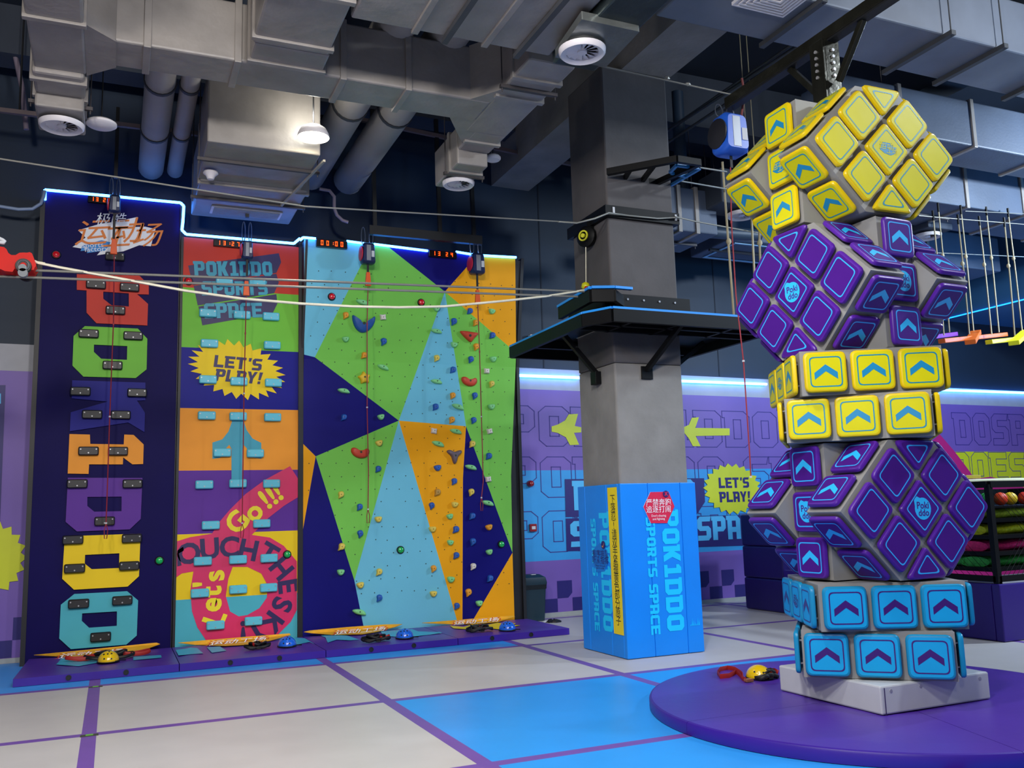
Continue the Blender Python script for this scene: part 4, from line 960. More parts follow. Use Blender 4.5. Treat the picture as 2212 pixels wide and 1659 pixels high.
# pipes along the depth of the hall
def ppipe(x, y0, y1, z, rad, label, bend=False):
    r = thing('ceiling_pipe', label, 'pipe', (x, y0, z), 'big ceiling pipes'); mb = MB(); mb.cyl((x, y0, z), (x, y1, z), rad, M_pipe, 20); mb.build('pipe', r, smooth=40)
    for y in (y0 + 1.2, (y0 + y1) / 2 + .6): mb = MB(); mb.cyl((x, y, z), (x, y + .05, z), rad + .012, M_band2, 20); mb.build('pipe_clamp', r, smooth=40)
zp = 5.9
ppipe(.315, 8.17, 11.9, 5.98, .15, 'thick grey ceiling pipe above the navy letter panel, left of a thinner one'); ppipe(.60, 8.17, 11.9, 5.98, .095, 'thinner grey ceiling pipe above the navy letter panel, right of a thick one')
ppipe(2.33, 6.0, 11.95, 6.15, .2, 'thick grey ceiling pipe behind the bright lamp'); ppipe(2.86, 6.0, 11.95, 6.15, .2, 'thick grey ceiling pipe right of the bright lamp, above the faceted wall')
# strut rail with small fittings
r = thing('strut_rail', 'long thin brown steel rail crossing the ceiling at the upper left', 'rail', (-1, 11, 5.9))
a, b = ony(0, 238, 11.0), ony(432, 290, 11.0); a, b = a + (a - b) * .3, b
mb = MB(); mb.bar(a, b, .05, .05, mat('rail_brown', '6b5e60', .5, vary=.1)); mb.build('rail', r)
mb = MB()
for t in (.3, .55, .8):
    p = a.lerp(b, t); mb.cyl(p, (p.x, p.y, 7.5), .012, M_sblk, 6)
mb.build('hanger_rods', r)
a, b = ony(720, 246, 11.2), ony(1250, 358, 11.2)
r = thing('strut_rail', 'thin steel rail behind the ducts, running to the concrete column', 'rail', a); mb = MB(); mb.bar(a, b, .05, .05, mat('rail_brown', '6b5e60', .5)); mb.build('rail', r)
mb = MB(); [mb.cyl(a.lerp(b, t), a.lerp(b, t) + Vector((0, 0, 1.2)), .01, M_sblk, 6) for t in (.2, .6, .9)]; mb.build('hanger_rods', r)
# discs: smoke detectors / wireless pucks
for px, Y, rad, lab in [((219, 268), 9.2, .14, 'flat white disc fitting beside the upper left swirl vent'), ((1065, 342), 9.2, .09, 'flat white disc fitting at the end of the ducts, left of the column')]:
    c = ony(*px, Y); mb = MB(); mb.lathe([(0, .03), (rad * .8, .03), (rad, .01), (rad, -.01), (rad * .85, -.025), (0, -.03)], c, M_vent, (0, 0, 1), 28)
    mb.cyl(c + Vector((0, 0, .03)), (c.x, c.y, 7.5), .006, M_sblk, 6); o = mb.build('disc_fitting', smooth=40); tag(o, lab, 'ceiling fitting')
c = onz(455, 378, 5.24); mb = MB(); mb.lathe([(0, .035), (.075, .035), (.08, .015), (.05, -.01), (.035, -.05), (0, -.055)], c, M_vent, (0, 0, 1), 20); tag(mb.build('smoke_detector', smooth=40), 'small white smoke detector under the big return duct', 'smoke detector')
# the visible lamp
c = ony(677, 293, 8.9); r = thing('pendant_lamp', 'round glowing ceiling lamp hanging in front of the ducts', 'lamp', c)
mb = MB(); mb.lathe([(.03, .10), (.09, .095), (.13, .07), (.155, .02), (.165, -.02), (.16, -.022)], c, M_vent, (0, 0, 1), 28, (True, False)); mb.build('lamp_shade', r, smooth=40)
mb = MB(); mb.lathe([(.155, -.012), (.10, -.02), (0, -.022)], c, mat('lamp_glow', 'fffbe6', .3, vary=0, emit=25, ecol='fff4d0'), (0, 0, 1), 28); mb.build('diffuser', r, recalc=False)
mb = MB(); mb.cyl(c + Vector((0, 0, .1)), (c.x, c.y, 7.5), .008, M_sblk, 6); mb.build('cord', r)
lamp('pendant_lamp_light', 'SPOT', (c.x, c.y, c.z - .05), 60, (1, .97, .88), .12, (c.x, c.y, 0), math.radians(150), .6)
lamp('pendant_lamp_upglow', 'POINT', (c.x - .02, c.y - .05, c.z + .22), 14, (1, .97, .85), .05)
p = ony(658, 325, 9.2); mb = MB(); mb.lathe([(.012, .05), (.03, .02), (.035, -.01), (.01, -.03), (.02, -.05), (0, -.055)], p, mat('sprinkler', 'd8d2b4', .4, vary=0), (0, 0, 1), 12); tag(mb.build('sprinkler_head', smooth=40), 'tiny pale sprinkler head just under the glowing lamp', 'sprinkler')
# dark bracket beam holding the belay devices of the faceted wall
a, b = ony(797, 497, 11.15), ony(1040, 520, 11.15)
r = thing('belay_beam', 'black beam above the faceted wall carrying two belay devices', 'beam', a)
mb = MB(); mb.bar(a, b, .07, .12, M_sblk); mb.build('beam', r)
mb = MB(); 
for t in (.05, .62, .93): mb.bar(a.lerp(b, t), a.lerp(b, t) + Vector((0, .1, 2.0)), .05, .05, M_sblk)
mb.build('drop_rod', r)
# left steel posts for the two left devices
for (x, y), z2, lab in [((250, 385), 6.4, 'black drop rod above the navy letter panel'), ((534, 470), 5.9, 'short black bracket above the striped panel')]:
    p = ony(x, y, 11.15); mb = MB(); mb.bar(p, (p.x, p.y, z2), .04, .04, M_sblk); tag(mb.build('drop_rod'), lab, 'rod')
# bent pipe near the middle
pts = [ony(*q, 11.3) for q in [(690, 408), (712, 412), (722, 425), (722, 450), (728, 465), (740, 476), (752, 480)]]
mb = MB(); mb.tube(pts, .022, mat('pipe_pinkgrey', '7d7280', .5), 8); tag(mb.build('bent_pipe', smooth=50), 'thin bent pipe beside the return duct, above the timers', 'pipe')
mb = MB(); mb.tube([ony(*q, 11.3) for q in [(22, 0), (20, 60), (48, 190), (57, 280)]], .03, mat('pipe_pinkgrey', '7d7280', .5), 8); tag(mb.build('slanting_pipe', smooth=50), 'slanting pale pipe at the upper left corner', 'pipe')
# conduit bundle running over the column top to the tower beam
for k, (p0, p1) in enumerate([((1440, 283), (1680, 118)), ((1446, 280), (1700, 115)), ((1440, 310), (1560, 230))]):
    X0c = 6.9; a = onx(*p0, X0c); b = onx(*p1, X0c)
    mb = MB(); mb.cyl(a, b + (b - a) * .8, .02, mat('conduit_grey', '5a5c60', .4, metal=.4), 8); tag(mb.build('conduit', smooth=50), ['upper', 'middle', 'lowest, separate'][k] + ' of three thin parallel conduits right of the column top', 'conduit')
# ================================================================ CRASH MATS ALONG THE WALL
def fy(x): return 10.13 + .027 * (x + .83)
MX = [-.83, .67, 2.18, 3.73, 5.21]; MH = .086
names = ['leftmost purple crash mat, under the letter panel, with a yellow helmet on it', 'second purple crash mat from the left, in front of the striped panel', 'third purple crash mat from the left, carrying a yellow banner under the faceted wall', 'rightmost purple crash mat, ending beside the blue padded box']
M_eye = mat('eyelet_dark', '101418', .5, vary=0); M_mprint = mat('mat_print', '3aa6c8', .4, vary=.03); M_mprint2 = mat('mat_print_yellow', 'd8c81c', .4, vary=.03)
EY = [[(148, 1464), (272, 1452.6)], [(498, 1432.6), (605, 1422.7)], [(801, 1402.3), (895, 1394.4)], [(1070, 1380), (1154, 1371.6)]]
for i in range(4):
    xa, xb = MX[i] + .004, MX[i + 1] - .004; r = thing('crash_mat', names[i], 'mat', ((xa + xb) / 2, 10.9, 0), 'purple crash mats along the climbing walls')
    nx, ny = 14, 12; g = []
    for b in range(ny + 1):
        row = []
        for a in range(nx + 1):
            x = xa + (xb - xa) * a / nx; y0 = fy(x) + .004; y1 = 11.55; y = y0 + (y1 - y0) * b / ny
            if i == 0 and True: x = x if a else xa + .03 * b / ny
            ed = min(a, nx - a, b, ny - b); z = MH - (.008 if ed == 0 else 0) + (.004 * math.sin(a * 2.1 + b * .7 + i) * math.sin(b * 1.3 + a * .5) if ed > 0 else 0)
            row.append(Vector((x, y, z)))
        g.append(row)
    mb = MB(); vs = [p for row in g for p in row]; n1 = nx + 1
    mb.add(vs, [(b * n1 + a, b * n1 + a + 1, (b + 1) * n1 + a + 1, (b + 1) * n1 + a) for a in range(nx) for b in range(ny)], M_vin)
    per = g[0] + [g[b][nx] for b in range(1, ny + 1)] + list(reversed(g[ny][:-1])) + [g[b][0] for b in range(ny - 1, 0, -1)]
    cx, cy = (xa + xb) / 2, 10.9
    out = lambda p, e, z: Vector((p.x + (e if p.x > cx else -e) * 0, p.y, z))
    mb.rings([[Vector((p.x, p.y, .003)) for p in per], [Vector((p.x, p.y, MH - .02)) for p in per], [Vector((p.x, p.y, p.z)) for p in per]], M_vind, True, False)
    mb.build('cushion', r, smooth=50, recalc=False)
    for px in EY[i]:
        mb = MB(); c = onz(px[0], px[1] + 9, 0); c = Vector((c.x, fy(c.x), .045)); mb.lathe([(.026, -.002), (.026, .006), (.018, .006), (.017, .001), (0, .001)], c, M_eye, (.027, -1, 0), 16); mb.build('eyelet', r)
    # printed letters on top
    mb = MB()
    if i == 0: S = [C2([(325, 1490), (355, 1455), (445, 1450), (475, 1465), (560, 1462), (560, 1480), (455, 1500)]), C2([(770, 1445), (930, 1435), (935, 1450), (770, 1465)])]
    elif i == 1: S = [C2([(965, 1410), (1075, 1398), (1100, 1392), (1140, 1395), (1175, 1425), (1110, 1430), (965, 1443), (985, 1428)]), C2([(1195, 1390), (1270, 1385), (1310, 1410), (1225, 1422)]), C4([(30, 1530), (190, 1530), (225, 1570), (150, 1560), (60, 1580)])]
    elif i == 2: S = [C4([(225, 1520), (270, 1510), (400, 1518), (480, 1545), (420, 1550), (330, 1545), (270, 1565), (255, 1530)]), C4([(620, 1490), (830, 1475), (870, 1490), (1010, 1495), (1060, 1480), (1085, 1495), (950, 1512), (780, 1530), (640, 1520)]), ]
    else: S = []
    clip = lambda p: Vector((min(max(p.x, xa + .02), xb - .02), max(p.y, fy(p.x) + .05), MH + .007))
    for q in S: mb.holes([[clip(onz(*p, MH)) for p in q]], M_mprint)
    if i == 3: mb.holes([[clip(onz(*p, MH)) for p in C4([(1105, 1470), (1080, 1452), (1170, 1460), (1260, 1435), (1330, 1445), (1400, 1432), (1450, 1440), (1520, 1435), (1500, 1448), (1550, 1448), (1490, 1462), (1420, 1478), (1330, 1468), (1250, 1480), (1180, 1475)])]], M_mprint2)
    if mb.v: mb.build('lettering', r, recalc=False)
# yellow banners lying folded at the foot of the walls
for pts, tx, lab in [(C2([(195, 1433), (520, 1402), (860, 1366), (905, 1362), (925, 1370), (840, 1400), (700, 1428), (590, 1446), (470, 1448), (330, 1440)]), (C2([(520, 1425)])[0]), 'yellow fabric banner lying on the leftmost crash mat, behind the yellow helmet'),
                     (C2([(1030, 1362), (1160, 1350), (1400, 1330), (1640, 1311), (1672, 1308), (1680, 1316), (1560, 1350), (1440, 1372), (1300, 1380), (1130, 1374)]), (C2([(1370, 1352)])[0]), 'yellow fabric banner lying at the foot of the striped panel'),
                     (C4([(112, 1492), (150, 1483), (400, 1460), (640, 1443), (765, 1440), (720, 1458), (600, 1490), (500, 1507), (300, 1510), (160, 1500)]), (C4([(480, 1483)])[0]), 'yellow fabric banner lying at the left foot of the faceted wall'),
                     (C4([(895, 1432), (1100, 1415), (1400, 1390), (1500, 1384), (1512, 1390), (1480, 1400), (1400, 1425), (1250, 1440), (1080, 1440)]), (C4([(1250, 1420)])[0]), 'yellow fabric banner lying at the right foot of the faceted wall')]:
    P = [onz(x, y, MH + .012) for x, y in pts]
    for i in range(len(P)):
        if P[i].y > 11.42: P[i] = ony(*pts[i], 11.52)
    r = thing('banner', lab, 'banner', (P[0].lerp(P[len(P) // 2], .5))); mb = MB()
    mb.slab([P], (0, -.004, .005), mat('banner_yellow', 'e2a81c', .6, vary=.12, scale=8, bump=.3, bscale=12)); mb.build('cloth', r, bevel=.002)
    c = ony(tx[0], tx[1], 11.36); mb = MB()
    for k, m in ((0, mat('banner_red', 'b83a28', .6)), (1, M_panwht)): mb.text('运动工场', c + Vector((0, -.012 * k, 0)), (1, .03, 0), (0, .8, .6), .095 - .01 * k, m, sx=1.9, shear=.3)
    mb.build('print', r, recalc=False)

# ================================================================ HELMETS AND HARNESSES
M_hy = mat('helmet_yellow', 'e0bc06', .25, vary=.03, coat=.5); M_hb = mat('helmet_blue', '1a63d8', .25, vary=.03, coat=.5); M_strap = mat('strap_black', '0c0c0f', .6, vary=.1); M_rstrap = mat('strap_red', '9c1a14', .6, vary=.1)
def helmet(px, rad, m, z, label, yaw=0.0, face=False):
    c = onz(px[0], px[1], z); c.z = z; dd = Vector((c.x, c.y, 0)).normalized(); c += dd * rad * 1.05; r = thing('climbing_helmet', label, 'helmet', c)
    mb = MB(); n = 28; rs = []
    for k in range(10):
        t = k / 9 * math.pi / 2; q = math.cos(t); h = math.sin(t)
        rs.append([c + Vector((math.cos(a) * rad * q * 1.0, math.sin(a) * rad * 1.15 * q, .012 + rad * .98 * h ** .95)) for a in [2 * math.pi * i / n for i in range(n)]])
    rs.insert(0, [c + Vector((math.cos(a) * rad * .97, math.sin(a) * rad * 1.1, .004)) for a in [2 * math.pi * i / n for i in range(n)]])
    mb.rings(rs, m, True, False); mb.build('shell', r, smooth=60)
    mb = MB(); d0 = (EYE - c); base = math.atan2(d0.y, d0.x)
    V = [(-.45, .55), (.35, .5)] if face else [(-.42, .34), (.28, .30), (-.12, .86), (.42, .86), (-.66, .8), (.12, 1.22)]
    for da, t in V:
        a = base + da; q, h = math.cos(t), math.sin(t)
        p = c + Vector((math.cos(a) * rad * q, math.sin(a) * rad * 1.15 * q, .012 + rad * .98 * h ** .95)); nn = Vector((math.cos(a) * q, math.sin(a) * q, h)).normalized()
        mb.cyl(p - nn * .01, p + nn * .003, rad * (.085 if not face else .08), M_eye, 10)
    if not face: pass
    mb.build('vents', r)
    mb = MB(); mb.tube([c + Vector((math.cos(a) * rad * 1.02, math.sin(a) * rad * 1.16, .008)) for a in [2 * math.pi * i / 20 for i in range(20)]], .006, M_strap, 6, closed=True); mb.build('rim', r)
    mb = MB(); mb.tube([c + Vector((math.cos(a) * rad * 1.05, math.sin(a) * rad * 1.1, .012)) for a in [base + .6 + .12 * i for i in range(8)]] + [c + Vector((math.cos(base + 1.6) * rad * 1.6, math.sin(base + 1.6) * rad * 1.5, .006))], (.004, .008), M_strap, 6); mb.build('chin_strap', r)
helmet((234, 1433), .104, M_hy, MH + .008, 'yellow vented climbing helmet on the leftmost crash mat, in front of the letter panel')
helmet((620, 1399), .102, M_hb, MH + .006, 'blue helmet on the crash mat in front of the striped panel, beside a black harness')
helmet((874, 1381), .102, M_hb, MH + .006, 'blue helmet in the middle of the crash mats, below the faceted wall')
helmet((1096, 1364), .100, M_hb, MH + .006, 'blue helmet farthest right on the crash mats')
helmet((1640, 1470), .098, M_hy, MH + .006, 'plain yellow helmet on the round mat, left of the grey block', face=True)
def harness(px, z, w, label, red=.3, seed=1, flat=False):
    rnd = random.Random(seed); c = onz(*px, z); c.z = z; c += Vector((c.x, c.y, 0)).normalized() * w * .34; r = thing('climbing_harness', label, 'harness', c)
    mb = MB()
    def loop(cx, cy, rx, ry, rot, zz, wd, m, arc=(0, 2 * math.pi), k=14):
        pts = []
        for i in range(k):
            a = arc[0] + (arc[1] - arc[0]) * i / (k - 1 if arc[1] - arc[0] < 6 else k)
            x, y = rx * math.cos(a), ry * math.sin(a); pts.append(c + Vector((cx + x * math.cos(rot) - y * math.sin(rot), cy + x * math.sin(rot) + y * math.cos(rot), zz + .012 * math.sin(2 * a + seed))))
        mb.tube(pts, (wd, .005), m, 6, closed=arc[1] - arc[0] > 6, flat=(0, 0, 1))
    loop(0, 0, w * .5, w * .28, rnd.uniform(-.2, .2), .03, .015, M_strap); loop(-w * .2, -w * .12, w * .26, w * .2, .3, .025, .013, M_strap); loop(w * .2, -w * .1, w * .25, w * .2, -.3, .028, .013, M_strap)
    loop(w * .05, w * .12, w * .3, w * .12, .1, .05, .015, M_strap); loop(-w * .1, .0, w * .16, w * .24, .8, .06, .011, M_strap); loop(w * .12, -.02, w * .2, w * .1, -.6, .065, .012, M_strap)
    mb.build('webbing', r, smooth=60)
    mb = MB()
    if flat:
        loop(-w * .55, .0, w * .3, w * .10, -.1, .034, .020, M_rstrap, (.5, 5.5)); mb.build('red_strap', r, smooth=60); mb = MB(); loop(w * .5, .03, w * .32, w * .10, .1, .036, .020, M_rstrap, (-2.4, 2.4))
    else: loop(w * red, -w * .08, w * .2, w * .14, .4, .05, .018, M_rstrap, (0, 3.6))
    mb.build('red_strap', r, smooth=60)
    mb = MB(); mb.box(c + Vector((-.02, -w * .3, .006)), c + Vector((.025, -w * .3 + .03, .022)), M_steel); mb.build('buckle', r)
harness((236, 1427), MH + .01, .50, 'black harness with red leg straps spread round the yellow helmet on the leftmost mat', seed=1, flat=True)
harness((556, 1404), MH + .008, .30, 'black harness heap left of the blue helmet by the striped panel', seed=2, red=.0)
harness((812, 1388), MH + .008, .34, 'black and red harness heap left of the middle blue helmet', seed=3, red=.3)
harness((1036, 1366), MH + .008, .34, 'black and red harness heap left of the rightmost blue helmet', seed=4, red=.15)
harness((1655, 1470), MH + .008, .22, 'black harness tangled behind the yellow helmet on the round mat', seed=5, red=.4)
# long red strap on the round mat
z = MH + .02; pts = [onz(x, y, z) for x, y in [(1604, 1457), (1598, 1452), (1588, 1446), (1572, 1443), (1556, 1446), (1550, 1454), (1556, 1462), (1575, 1460), (1590, 1452), (1598, 1458), (1604, 1466), (1612, 1470)]]
r = thing('strap_loop', 'red webbing strap loop lying on the round mat, left of its yellow helmet', 'strap', pts[0]); mb = MB(); mb.tube(pts, (.022, .004), M_rstrap, 6, flat=(0, 0, 1)); mb.build('webbing', r, smooth=60)
mb = MB(); mb.box(pts[-1] - Vector((.01, .02, .01)), pts[-1] + Vector((.06, .02, .012)), mat('buckle_brass', 'd08a5a', .3, metal=.7)); mb.build('buckle', r, bevel=.003)

# ================================================================ AUTO BELAY DEVICES
M_abd = mat('belay_navy', '16244e', .4, vary=.05); M_abs = mat('belay_silver', '8a8f98', .4, metal=.3, vary=.05); M_abl = mat('belay_label', 'c4c8ce', .6, vary=0, spec=.1); M_abr = mat('belay_red', 'c02438', .4, vary=0)
M_abb = mat('belay_blue', '1f56c0', .35, vary=.04); M_cord = mat('cord_red', '8e2230', .6, vary=.1); M_orange = mat('sleeve_orange', 'e2591c', .5, vary=.05); M_chrome = mat('chrome', '8a929c', .3, metal=.9, vary=0)
def carab(mb, top, bot, w):
    a, b = Vector(top), Vector(bot); d = (b - a); L = d.length; pts = []
    for i in range(14):
        t = 2 * math.pi * i / 14; pts.append((a + b) / 2 + Vector((math.sin(t) * w, 0, math.cos(t) * L / 2)))
    mb.tube(pts, .006, M_chrome, 6, closed=True)
def autobelay(body, w, h, Y, topx, strap_y, sleeve, cord, label, big=False, side=False):
    c = ony(*body, Y); k = (ony(body[0] + 10, body[1], Y) - c).length / 10; w, h = w * k, h * k
    r = thing('belay_device', label, 'belay device', c); A, B = (M_abb, M_abs) if big else (M_abd, M_abs)
    def outline(s, y): 
        P = rpoly([(-w * .5 * s, -h * .5 * s), (w * .5 * s, -h * .5 * s), (w * .42 * s, h * .5 * s), (-w * .42 * s, h * .5 * s)], w * .22 * s, 4); return [c + Vector((p[0], y, p[1])) for p in P]
    d = w * .42; mb = MB(); mb.rings([outline(.82, d), outline(1, d * .6), outline(1, -d * .6), outline(.82, -d)], A); mb.build('housing', r, smooth=40)
    mb = MB(); mb.box(c + Vector((-w * .18, -d * 1.02, -h * .38)), c + Vector((w * .12, -d * .9, h * .38)), B); mb.build('faceplate', r, bevel=.003)
    mb = MB(); mb.box(c + Vector((w * .16, -d * 1.05, -h * .2)), c + Vector((w * .36, -d * .6, h * .1)), M_abl); mb.build('label_plate', r)
    mb = MB(); mb.lathe([(h * .36, 0), (h * .36, .012), (h * .2, .02), (0, .022)], c + Vector((-w * .47, 0, 0)), M_ink2 if big else M_abr, (-1, 0, 0), 20); 
    mb.build('side_cover', r, smooth=40)
    mb = MB(); tp = ony(*topx, Y)
    for dx in ((-.4, .3) if not big else (-.45, .1)): carab(mb, (c.x + dx * w, Y, tp.z), (c.x + dx * w * .6, Y, c.z + h * .46), w * .14)
    mb.build('carabiner', r, smooth=60)
    s1 = ony(*strap_y, Y); mb = MB(); mb.box((c.x - .014, Y - .003, s1.z), (c.x + .014, Y + .003, c.z - h * .45), M_strap); mb.build('webbing', r)
    if sleeve:
        p = ony(*sleeve, Y); mb = MB(); mb.rings([[p + Vector((x * s, y, z)) for x, y in ((-.03, -.02), (.03, -.02), (.03, .02), (-.03, .02))] for s, z in ((.75, .09), (1, .02), (1.25, -.09))], M_orange); mb.build('sleeve', r, bevel=.005)
    P = [ony(x, y, Y) for x, y in cord]; mb = MB(); mb.tube(P, .0065, M_cord, 6); 
    e = P[-1]
    if not big: mb.tube([e, e + Vector((.02, 0, -.08)), e + Vector((.012, 0, -.17)), e + Vector((-.012, 0, -.17)), e + Vector((-.016, 0, -.08)), e], .005, M_cord, 6)
    for t in (.35, .7): q = P[int(t * (len(P) - 1))]; mb.cyl(q - Vector((0, 0, .012)), q + Vector((0, 0, .012)), .010, M_cord, 6)
    mb.build('pull_cord', r, smooth=60)
    mb = MB()
    for t in (.55, .85): q = P[min(len(P) - 1, int(t * len(P)))]; mb.cyl(q - Vector((0, 0, .008)), q + Vector((0, 0, .008)), .012, M_abl, 6)
    mb.build('cord_bead', r)
autobelay((248, 442), 27, 42, 11.15, (250, 385), (246, 526), (246, 533), [(247, 545), (245, 700), (237, 900), (231, 1080), (229, 1130)], 'dark belay device hanging in front of the letter panel')
autobelay((534, 541), 25, 41, 11.15, (535, 480), (531, 596), (532, 623), [(532, 640), (530, 720), (527, 850), (525, 1000), (523, 1130)], 'dark belay device hanging in front of the striped panel')
autobelay((794.5, 549), 30, 44, 11.15, (796, 492), (795, 592), (795, 603), [(795, 620), (793, 700), (793, 880), (796, 1020), (795, 1100)], 'belay device with a red side, hanging at the left of the faceted wall')
autobelay((1030, 571), 30, 42, 11.15, (1034, 512), (1031, 625), (1031.6, 641), [(1032, 656), (1036, 760), (1040, 900), (1044, 1040), (1040, 1075)], 'belay device with a red side, hanging at the right of the faceted wall')
autobelay((1576, 294), 54, 72, 6.6, (1582, 232), (1580, 362), None, [(1578, 362), (1580, 480), (1590, 640), (1606, 780), (1620, 990), (1622, 1030)], 'bright blue belay device hanging from the steel beam tip, left of the yellow cube', big=True)
p0 = ony(1596, 205, 6.6); mb = MB(); mb.tube([p0 + Vector((.0, -.06, .14)), p0 + Vector((.02, -.06, 0)), ony(1604, 235, 6.55), ony(1600, 262, 6.55), ony(1592, 278, 6.55)], .012, mat('rope_maroon', '6a3434', .7), 6); tag(mb.build('safety_rope', smooth=60), 'short maroon rope looped over the steel beam tip', 'rope')

# ================================================================ CABLES AND RIDE-ON TOY
M_cable = mat('cable_steel', '86867f', .4, metal=.3, vary=.05); M_rope = mat('rope_white', 'd8d4be', .6, vary=.08)
def cable(pts, rad, m, label, name='zipline_cable', cat='cable'):
    mb = MB(); mb.tube(pts, rad, m, 6); o = mb.build(name, smooth=60); tag(o, label, cat); return o
def L(p0, p1, Y0, Y1=None, n=2):
    a, b = ony(*p0, Y0), ony(*p1, Y1 or Y0); return [a, b]
a, b = L((35, 582.5), (1262, 630), 8.2); cable([a + (a - b) * .12, b], .011, M_cable, 'upper of two taut zipline cables crossing in front of the climbing walls')
a, b = L((0, 597), (1248, 641), 8.2); cable([a + (a - b) * .12, b], .011, M_cable, 'lower of two taut zipline cables crossing in front of the climbing walls')
pts = [ony(x, y, 8.2) for x, y in [(82, 568), (130, 578), (250, 600), (400, 628), (520, 645), (650, 656), (760, 662), (860, 664), (960, 662), (1080, 651), (1180, 640), (1262, 627)]]
cable(pts, .012, M_rope, 'sagging white rope tied to the red ride-on toy and the column platform', 'tow_rope', 'rope')
a, b = L((0, 343), (660, 446), 7.9); c = ony(1248, 481, 8.2); cable([a + (a - b) * .3, b, c], .007, M_cable, 'high thin cable from the upper left corner to the black band on the column')
a, b = ony(1258, 134, 6.9), ony(1588, 206, 6.6); cable([a, b], .009, M_cable, 'thin wire from the metal duct box to the steel beam tip')
for px in ((1441, 168), (1487, 182)):
    p = ony(*px, 6.75); mb = MB(); mb.lathe([(.005, -.03), (.022, 0), (.005, .03)], p, M_cable, (1, 0, -.2), 8); tag(mb.build('wire_clamp'), 'small wire knot, %s of two on the thin wire above the column' % ('left' if px[0] < 1460 else 'right'), 'wire clamp')
# toy
YT = 8.2; r = thing('ride_on_car', 'red plastic ride-on toy hanging on the zipline at the left edge', 'toy car', ony(0, 575, YT))
M_tred = mat('toy_red', 'b81812', .55, vary=.04, spec=.15)
def T(pts): return crop(pts, 0, 480, 120 / 1422)
prof = T([(-700, 620), (-640, 600), (-560, 760), (-420, 800), (-300, 700), (-200, 640), (0, 620), (110, 640), (165, 690), (215, 790), (290, 840), (400, 840), (500, 780), (600, 775), (690, 780), (760, 765), (820, 800), (860, 900), (900, 1010), (930, 1100), (890, 1160), (860, 1220), (780, 1220), (640, 1215), (420, 1200), (370, 1190), (320, 1270), (120, 1250), (20, 1200), (-300, 1200), (-700, 1150)])
P = [ony(x, y, YT - .11) for x, y in prof]
mb = MB(); mb.slab([P], (0, .22, 0), M_tred); mb.build('body', r, bevel=.018)
wc = ony(*T([(600, 1120)])[0], YT - .13); k = (ony(100, 0, YT) - ony(0, 0, YT)).length / 100; rw = 200 * (120 / 1422) * k
for nm, cxy in (('wheel', wc), ('wheel', wc + Vector((-.62, 0, 0)))):
    for side in (0, .26):
        mb = MB(); q = cxy + Vector((0, side, 0)); mb.lathe([(rw * .45, -.02), (rw * .95, -.02), (rw, -.01), (rw, .03), (rw * .9, .04), (rw * .4, .04)], q, M_strap, (0, 1, 0), 24, (True, True)); o = mb.build('wheel', r, smooth=40)
        mb = MB(); mb.lathe([(rw * .72, -.024), (rw * .66, -.03), (rw * .6, -.024)], q, M_abs, (0, 1, 0), 24); mb.lathe([(rw * .4, -.026), (rw * .3, -.035), (0, -.036)], q, M_tred, (0, 1, 0), 16); mb.build('hub', r, smooth=40, recalc=False)
mb = MB(); q = ony(*T([(575, 1160)])[0], YT - .18); mb.cyl(q, q + Vector((0, .05, 0)), .030, mat('pulley_grey', '777c80', .7, spec=.2), 14); q = ony(*T([(580, 1285)])[0], YT - .18); mb.cyl(q, q + Vector((0, .05, 0)), .036, mat('pulley_grey', '777c80', .7, spec=.2), 14); mb.build('pulley', r)
mb = MB(); mb.tube([ony(x, y, YT) for x, y in T([(-300, 640), (-250, 560), (-120, 450), (0, 420), (70, 460), (115, 495), (95, 530), (0, 520)])], .016, M_abl, 8); mb.build('handlebar', r, smooth=60)
mb = MB(); mb.tube([ony(x, y, YT) for x, y in T([(880, 1000), (960, 1035), (1060, 1050), (1150, 1065)])], .012, M_rope, 6); mb.build('tow_loop', r, smooth=60)
mb = MB(); q = ony(*T([(650, 1330)])[0], YT + .1); mb.lathe([(rw * .5, 0), (rw * .95, 0), (rw, .02), (rw * .9, .05), (0, .05)], q, M_strap, (0, 1, .2), 20, (True, False)); mb.build('lower_wheel', r, smooth=40)

# ================================================================ COLUMN FITTINGS
M_plat = mat('platform_black', '08090b', .5, vary=.12, spec=.2); M_pedge = mat('platform_blue_edge', '1d8ee8', .4, vary=.04)
r = thing('zipline_platform', 'large black steel platform with a bright blue edge round the concrete column', 'platform', (5.3, 8.7, 3.4))
Pf = [(4.36, 9.9), (4.34, 8.0), (4.50, 7.69), (6.55, 7.68), (6.55, 9.9)]; zt = 3.5
mb = MB()
for (x0, y0), (x1, y1) in zip(Pf[:-1], Pf[1:]): mb.bar((x0, y0, zt - .075), (x1, y1, zt - .075), .05, .13, M_plat)
mb.bar((6.55, 9.9, zt - .075), (4.36, 9.9, zt - .075), .05, .13, M_plat); mb.build('frame', r)
mb = MB()
for (x0, y0), (x1, y1) in zip(Pf[:-1], Pf[1:]): mb.bar((x0, y0, zt), (x1, y1, zt), .045, .03, M_pedge)
mb.build('blue_edge', r, bevel=.004)
mb = MB(); mb.slab([[(x, y, zt - .03) for x, y in Pf], [(4.82, 8.26, zt - .03), (4.82, 9.14, zt - .03), (5.73, 9.14, zt - .03), (5.73, 8.26, zt - .03)]], (0, 0, .012), M_plat); mb.build('deck', r)
for y in (7.95, 8.22, 9.3): 
    mb = MB(); mb.bar((4.4, y, zt - .08), (6.5, y, zt - .08), .05, .09, M_plat); mb.build('cross_member', r)
for x in (4.75, 5.3, 6.0):
    mb = MB(); mb.bar((x, 7.72, zt - .085), (x, 8.27, zt - .085), .04, .08, M_plat); mb.build('joist', r)
